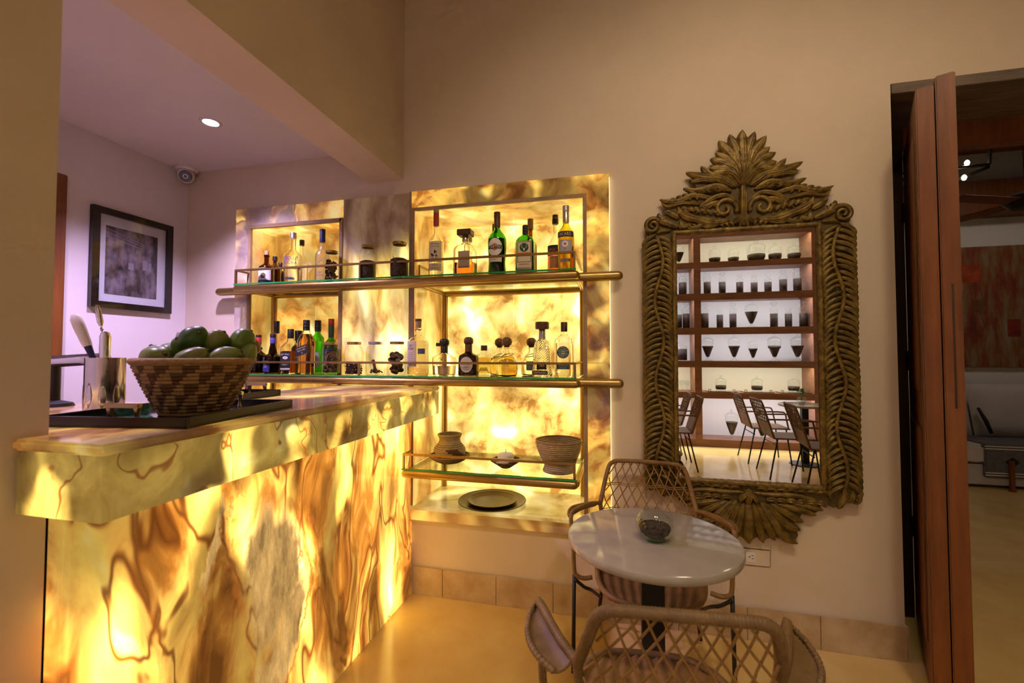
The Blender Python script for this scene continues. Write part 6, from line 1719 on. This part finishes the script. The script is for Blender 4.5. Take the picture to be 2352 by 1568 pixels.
# ------------------------------------------------------------------ tables and chairs behind the camera
M['weave_brown'] = mat('brown_weave', (0.21, 0.11, 0.055), 0.6, c2=(0.14, 0.07, 0.03), vscale=30, bump=0.4, bscale=120)
def mesh_chair():
    t = thing('woven_chair', (0, 0, 0), 'x', 'chair', 'woven chairs reflected in the mirror')
    # local: +y front, seat 0.44, back leaning
    bk = lambda u, z: Vector((u * (0.215 + 0.02 * (z - 0.44)), -0.20 - 0.30 * (z - 0.44), z))
    fr = [bk(-1, 0.44), bk(-1, 0.80), bk(-0.9, 0.845), bk(0.9, 0.845), bk(1, 0.80), bk(1, 0.44)]
    G().tube(fr, 0.011, 8).build('back_frame', M['weave_brown'], t, True)
    v = []; f = []
    for i in range(9):
        for k in range(9):
            p = bk(-0.96 + 1.92 * i / 8, 0.44 + 0.17 * k / 8); v.append(p)
    for i in range(8):
        for k in range(8): f.append((i * 9 + k, (i + 1) * 9 + k, (i + 1) * 9 + k + 1, i * 9 + k + 1))
    o = G().add(v, f).build('back_weave', M['weave_brown'], t, True); s = o.modifiers.new('t', 'SOLIDIFY'); s.thickness = 0.008
    for d in (-1, 1):
        for j in range(-3, 10):
            pts = []
            for q in range(12):
                tt = q / 11; u = -1 + 2 * (j + 0.5) / 7 + d * 0.9 * (tt - 0.5); z = 0.61 + 0.23 * tt
                if abs(u) <= 0.97: pts.append(bk(u, z) + Vector((0, 0.003 * d, 0)))
            if len(pts) > 2: G().tube(pts, 0.0048, 5).build('strand', M['weave_brown'], t, True)
    o = box('seat', -0.215, 0.215, -0.20, 0.235, 0.430, 0.446, M['weave_brown'], t, 0.006)
    for s in (-1, 1):
        G().tube(bez([bk(s, 0.645), (s * 0.235, -0.05, 0.650), (s * 0.235, 0.12, 0.650), (s * 0.236, 0.165, 0.630), (s * 0.232, 0.185, 0.54), (s * 0.222, 0.205, 0.442)], 4), 0.0095, 8).build('arm', M['weave_brown'], t, True)
        G().tube([(s * 0.19, 0.19, 0.43), (s * 0.225, 0.235, 0.0)], 0.0085, 8).build('leg', M['black_metal'], t, True)
        G().tube([(s * 0.19, -0.16, 0.43), (s * 0.235, -0.255, 0.0)], 0.0085, 8).build('leg', M['black_metal'], t, True)
    G().tube([(-0.20, -0.165, 0.36), (0.20, -0.165, 0.36)], 0.006, 6).build('stretcher', M['black_metal'], t, True)
    G().tube([(-0.205, 0.20, 0.34), (0.205, 0.20, 0.34)], 0.006, 6).build('stretcher', M['black_metal'], t, True)
    return t
ch0 = mesh_chair()
for i, (x, y, rz, lb) in enumerate([
    (1.84, -1.64, -90, 'brown woven chair farthest back beside the mirrored table'),
    (1.87, -0.945, -90, 'brown woven chair in the middle of the mirrored row'),
    (2.04, -0.40, -84, 'brown woven chair nearest the mirror at the right edge of the glass'),
    (0.655, -1.075, 90, 'brown woven chair at the left edge of the mirror glass'),
    (0.62, -1.68, 90, 'brown woven chair behind another at the left edge of the mirror')]):
    o = ch0 if i == 0 else copy_tree(ch0)
    o.location = (x, y, 0); o.rotation_euler = (0, 0, R(rz)); o['label'] = lb
bistro_table((2.26, -1.53, 0), 'round bistro table with a plant, reflected in the mirror', rb=0.17)
bistro_table((2.62, -0.86, 0), 'round bistro table at the right edge of the mirror glass', rb=0.17)
GR = mat('green_leaves', (0.06, 0.17, 0.03), 0.6, var=0.4, vscale=20)
def plant(loc, label):
    t = thing('potted_plant', loc, label, 'plant', 'small plants on the mirrored tables')
    G().lathe([(0, 0.002), (0.030, 0.0), (0.052, 0.030), (0.055, 0.055), (0.042, 0.090), (0.036, 0.098)], 22).build('vase', M['jar'], t, True)
    G().lathe([(0, 0.006), (0.028, 0.006), (0.047, 0.03), (0.048, 0.045), (0, 0.045)], 20).build('pebbles', white_, t, True)
    rnd = random.Random(5)
    for k in range(30):
        a = rnd.uniform(0, 6.28); d = rnd.uniform(0.0, 0.055); h = rnd.uniform(0.09, 0.19); s = rnd.uniform(0.012, 0.022)
        c = Vector((d * math.cos(a), d * math.sin(a), h)); n1 = Vector((rnd.uniform(-1, 1), rnd.uniform(-1, 1), rnd.uniform(-0.4, 1))).normalized(); n2 = n1.orthogonal().normalized(); n3 = n1.cross(n2)
        G().add([c - n2 * s, c + n3 * s * 0.6 + n1 * 0.003, c + n2 * s, c - n3 * s * 0.6 + n1 * 0.003], [(0, 1, 2, 3)]).build('leaf', GR, t)
    for k in range(5):
        a = k * 1.3; G().tube([(0, 0, 0.03), (0.012 * math.cos(a), 0.012 * math.sin(a), 0.09), (0.035 * math.cos(a), 0.035 * math.sin(a), 0.15)], 0.0016, 5).build('stem', GR, t)
plant((2.21, -1.47, 0.7405), 'small green plant in a round glass vase on the mirrored table')
plant((2.60, -1.02, 0.7405), 'small green plant at the right edge of the mirror glass')

# ------------------------------------------------------------------ far room through the doorway
t = thing('daybed', (4.6, 5.72, 0), 'white daybed with striped woven blanket in the far room', 'daybed')
box('mattress', -1.45, 1.45, -0.28, 0.40, 0.24, 0.44, mat('white_linen', (0.62, 0.58, 0.55), 0.9, var=0.1, vscale=6), t, 0.03)
box('valance', -1.44, 1.44, -0.26, 0.39, 0.03, 0.25, mat('pale_linen', (0.52, 0.49, 0.47), 0.9), t, 0.01)
bl = mat('grey_weave', (0.17, 0.16, 0.17), 0.9, var=0.3, vscale=30)
box('blanket', -0.98, 1.2, -0.298, 0.30, 0.12, 0.452, bl, t, 0.01)
for z in (0.135, 0.16, 0.40, 0.425): box('blanket_stripe', -0.982, 1.202, -0.301, -0.2985, z, z + 0.010, white_, t)
for k in range(7):
    x = -0.82 + k * 0.30
    G().add([(x, -0.3015, 0.28), (x + 0.06, -0.3015, 0.23), (x + 0.12, -0.3015, 0.28), (x + 0.06, -0.3015, 0.33)], [(0, 1, 2, 3)]).build('blanket_motif', M['ink'], t)
for x in (-0.80, 1.3):
    G().lathe([(0, 0), (0.028, 0), (0.030, 0.02), (0.022, 0.04), (0.022, 0.30), (0, 0.30)], 14).build('leg', M['wood_red'], t, 'auto', (x, -0.345, 0))
def cushion(label, x, w, h, tilt, m, tass):
    t = thing('cushion', (x, 5.93, 0.455), label, 'cushion', 'white cushions on the daybed')
    t.rotation_euler = (R(-tilt), 0, 0)
    G().lathe([(0, 0), (0.5, 0.001), (0.94, 0.2), (1.0, 0.5), (0.94, 0.8), (0.5, 0.999), (0, 1.0)], 4) if False else None
    v = []; f = []; n = 12
    for sd in (-1, 1):
        for i in range(n + 1):
            for k in range(n + 1):
                X = -1 + 2 * i / n; Z = -1 + 2 * k / n
                y = sd * 0.085 * (max(0, (1 - X ** 4) * (1 - Z ** 4))) ** 0.5
                v.append((X * w / 2, y, (Z + 1) / 2 * h))
    o_ = (n + 1) * (n + 1)
    for sd in (0, 1):
        for i in range(n):
            for k in range(n):
                q = [sd * o_ + i * (n + 1) + k, sd * o_ + (i + 1) * (n + 1) + k, sd * o_ + (i + 1) * (n + 1) + k + 1, sd * o_ + i * (n + 1) + k + 1]
                f.append(tuple(q if sd else q[::-1]))
    G().add(v, f).build('cover', m, t, True)
    if tass: G().tube([(-w / 2 + 0.02, -0.09, 0.30), (-w / 2 + 0.05, -0.12, 0.15), (-w / 2 + 0.07, -0.13, 0.02)], [0.012, 0.020, 0.016], 8).build('tassel', M['ink'], t, True)
lin = mat('cushion_linen', (0.60, 0.55, 0.52), 0.9, var=0.08, vscale=5)
cushion('white linen cushion at the left end of the daybed', 3.55, 0.60, 0.55, 12, lin, False)
cushion('white linen cushion with black tassel on the daybed', 4.18, 0.62, 0.58, 12, lin, True)
cushion('white linen cushion at the right of the daybed', 4.85, 0.62, 0.58, 12, lin, False)
# abstract painting
t = thing('abstract_painting', (4.78, 6.2, 1.21), 'large abstract painting in rust and ochre above the daybed', 'painting')
pm, nt, N, L, b = nmat('abstract_canvas')
tc = N.new('ShaderNodeTexCoord'); mp = N.new('ShaderNodeMapping'); mp.inputs['Scale'].default_value = (4.2, 1, 1.1)
nz = N.new('ShaderNodeTexNoise'); nz.inputs['Scale'].default_value = 1.5; nz.inputs['Detail'].default_value = 7; nz.inputs['Roughness'].default_value = 0.7
rp = N.new('ShaderNodeValToRGB')
cr = rp.color_ramp; cr.elements[0].position = 0.30; cr.elements[0].color = (0.05, 0.025, 0.015, 1); cr.elements[1].position = 0.72; cr.elements[1].color = (0.36, 0.30, 0.22, 1)
for p, c in [(0.42, (0.22, 0.04, 0.015)), (0.52, (0.24, 0.12, 0.04)), (0.62, (0.27, 0.19, 0.11))]:
    e = cr.elements.new(p); e.color = (*c, 1)
L.new(tc.outputs['Object'], mp.inputs[0]); L.new(mp.outputs[0], nz.inputs['Vector']); L.new(nz.outputs['Fac'], rp.inputs['Fac']); L.new(rp.outputs['Color'], b.inputs['Base Color'])
box('canvas', -0.90, 0.90, -0.045, -0.005, 0, 1.40, pm, t, 0.004)
for x0, x1, z0, z1, c in [(-0.88, -0.66, 0.98, 1.20, (0.50, 0.075, 0.015)), (-0.74, -0.62, 0.62, 0.78, (0.24, 0.10, 0.035)), (-0.42, -0.30, 0.35, 0.55, (0.30, 0.03, 0.015))]:
    box('paint_block', x0, x1, -0.047, -0.0445, z0, z1, mat('paint_%d' % int(z0 * 100), c, 0.6, var=0.5, vscale=14), t)
# ceiling beams, pendant frame, fan
bm_ = struct(box('trim_3', 1.0, 7.1, 5.95, 6.2, 2.95, 3.32, M['wood_red']))
for k in range(4): struct(box('trim_%d' % (4 + k), 1.0, 7.1, 3.2 + k * 0.8, 3.36 + k * 0.8, 3.55, 3.75, M['wood_red']))
t = thing('pendant_light', (3.00, 4.5, 2.95), 'black metal frame pendant with small bulbs in the far room', 'pendant')
for a, b_ in [((-0.55, 0, 0.0), (0.10, 0, 0.02)), ((-0.30, 0.2, -0.14), (0.10, 0, 0.0)), ((0.10, 0, 0.02), (0.13, 0, 0.42)), ((-0.55, 0, 0), (-0.30, 0.2, -0.14)), ((-0.55, 0, 0), (-0.55, 0, 0.80)), ((0.13, 0, 0.42), (0.13, 0, 0.80))]:
    G().tube([a, b_], 0.014, 6).build('bar', M['black_metal'], t)
for x, y, z in [(-0.055, 0, 0.045), (-0.155, 0.05, -0.03), (-0.04, 0.06, -0.06), (-0.35, 0, 0.04)]:
    G().lathe([(0, -0.02), (0.012, -0.015), (0.018, 0.005), (0.012, 0.022), (0, 0.03)], 12).build('bulb', M['bulb'], t, True, (x, y, z))
t = thing('ceiling_fan', (3.42, 4.6, 2.66), 'dark ceiling fan on a long rod in the far room', 'fan')
G().lathe([(0, -0.06), (0.10, -0.05), (0.14, -0.01), (0.15, 0.04), (0.10, 0.07), (0.03, 0.08), (0, 0.08)], 28).build('motor', M['black_metal'], t, 'auto')
G().tube([(0, 0, 0.07), (0, 0, 1.08)], 0.014, 8).build('rod', M['black_metal'], t, True)
for k in range(4):
    a = R(20 + 90 * k)
    o = G().box(0.12, 0.68, -0.06, 0.06, -0.006, 0.004).build('blade', M['wood_red'], t, False, None, 0.003); o.rotation_euler = (R(8), 0, a)
G().tube([(0.05, -0.08, -0.05), (0.05, -0.08, -0.35)], 0.002, 4).build('pull_chain', M['black_metal'], t)
G().lathe([(0, -0.03), (0.012, -0.025), (0.012, 0.0), (0, 0.006)], 10).build('pull_knob', M['black_metal'], t, True, (0.05, -0.08, -0.36))
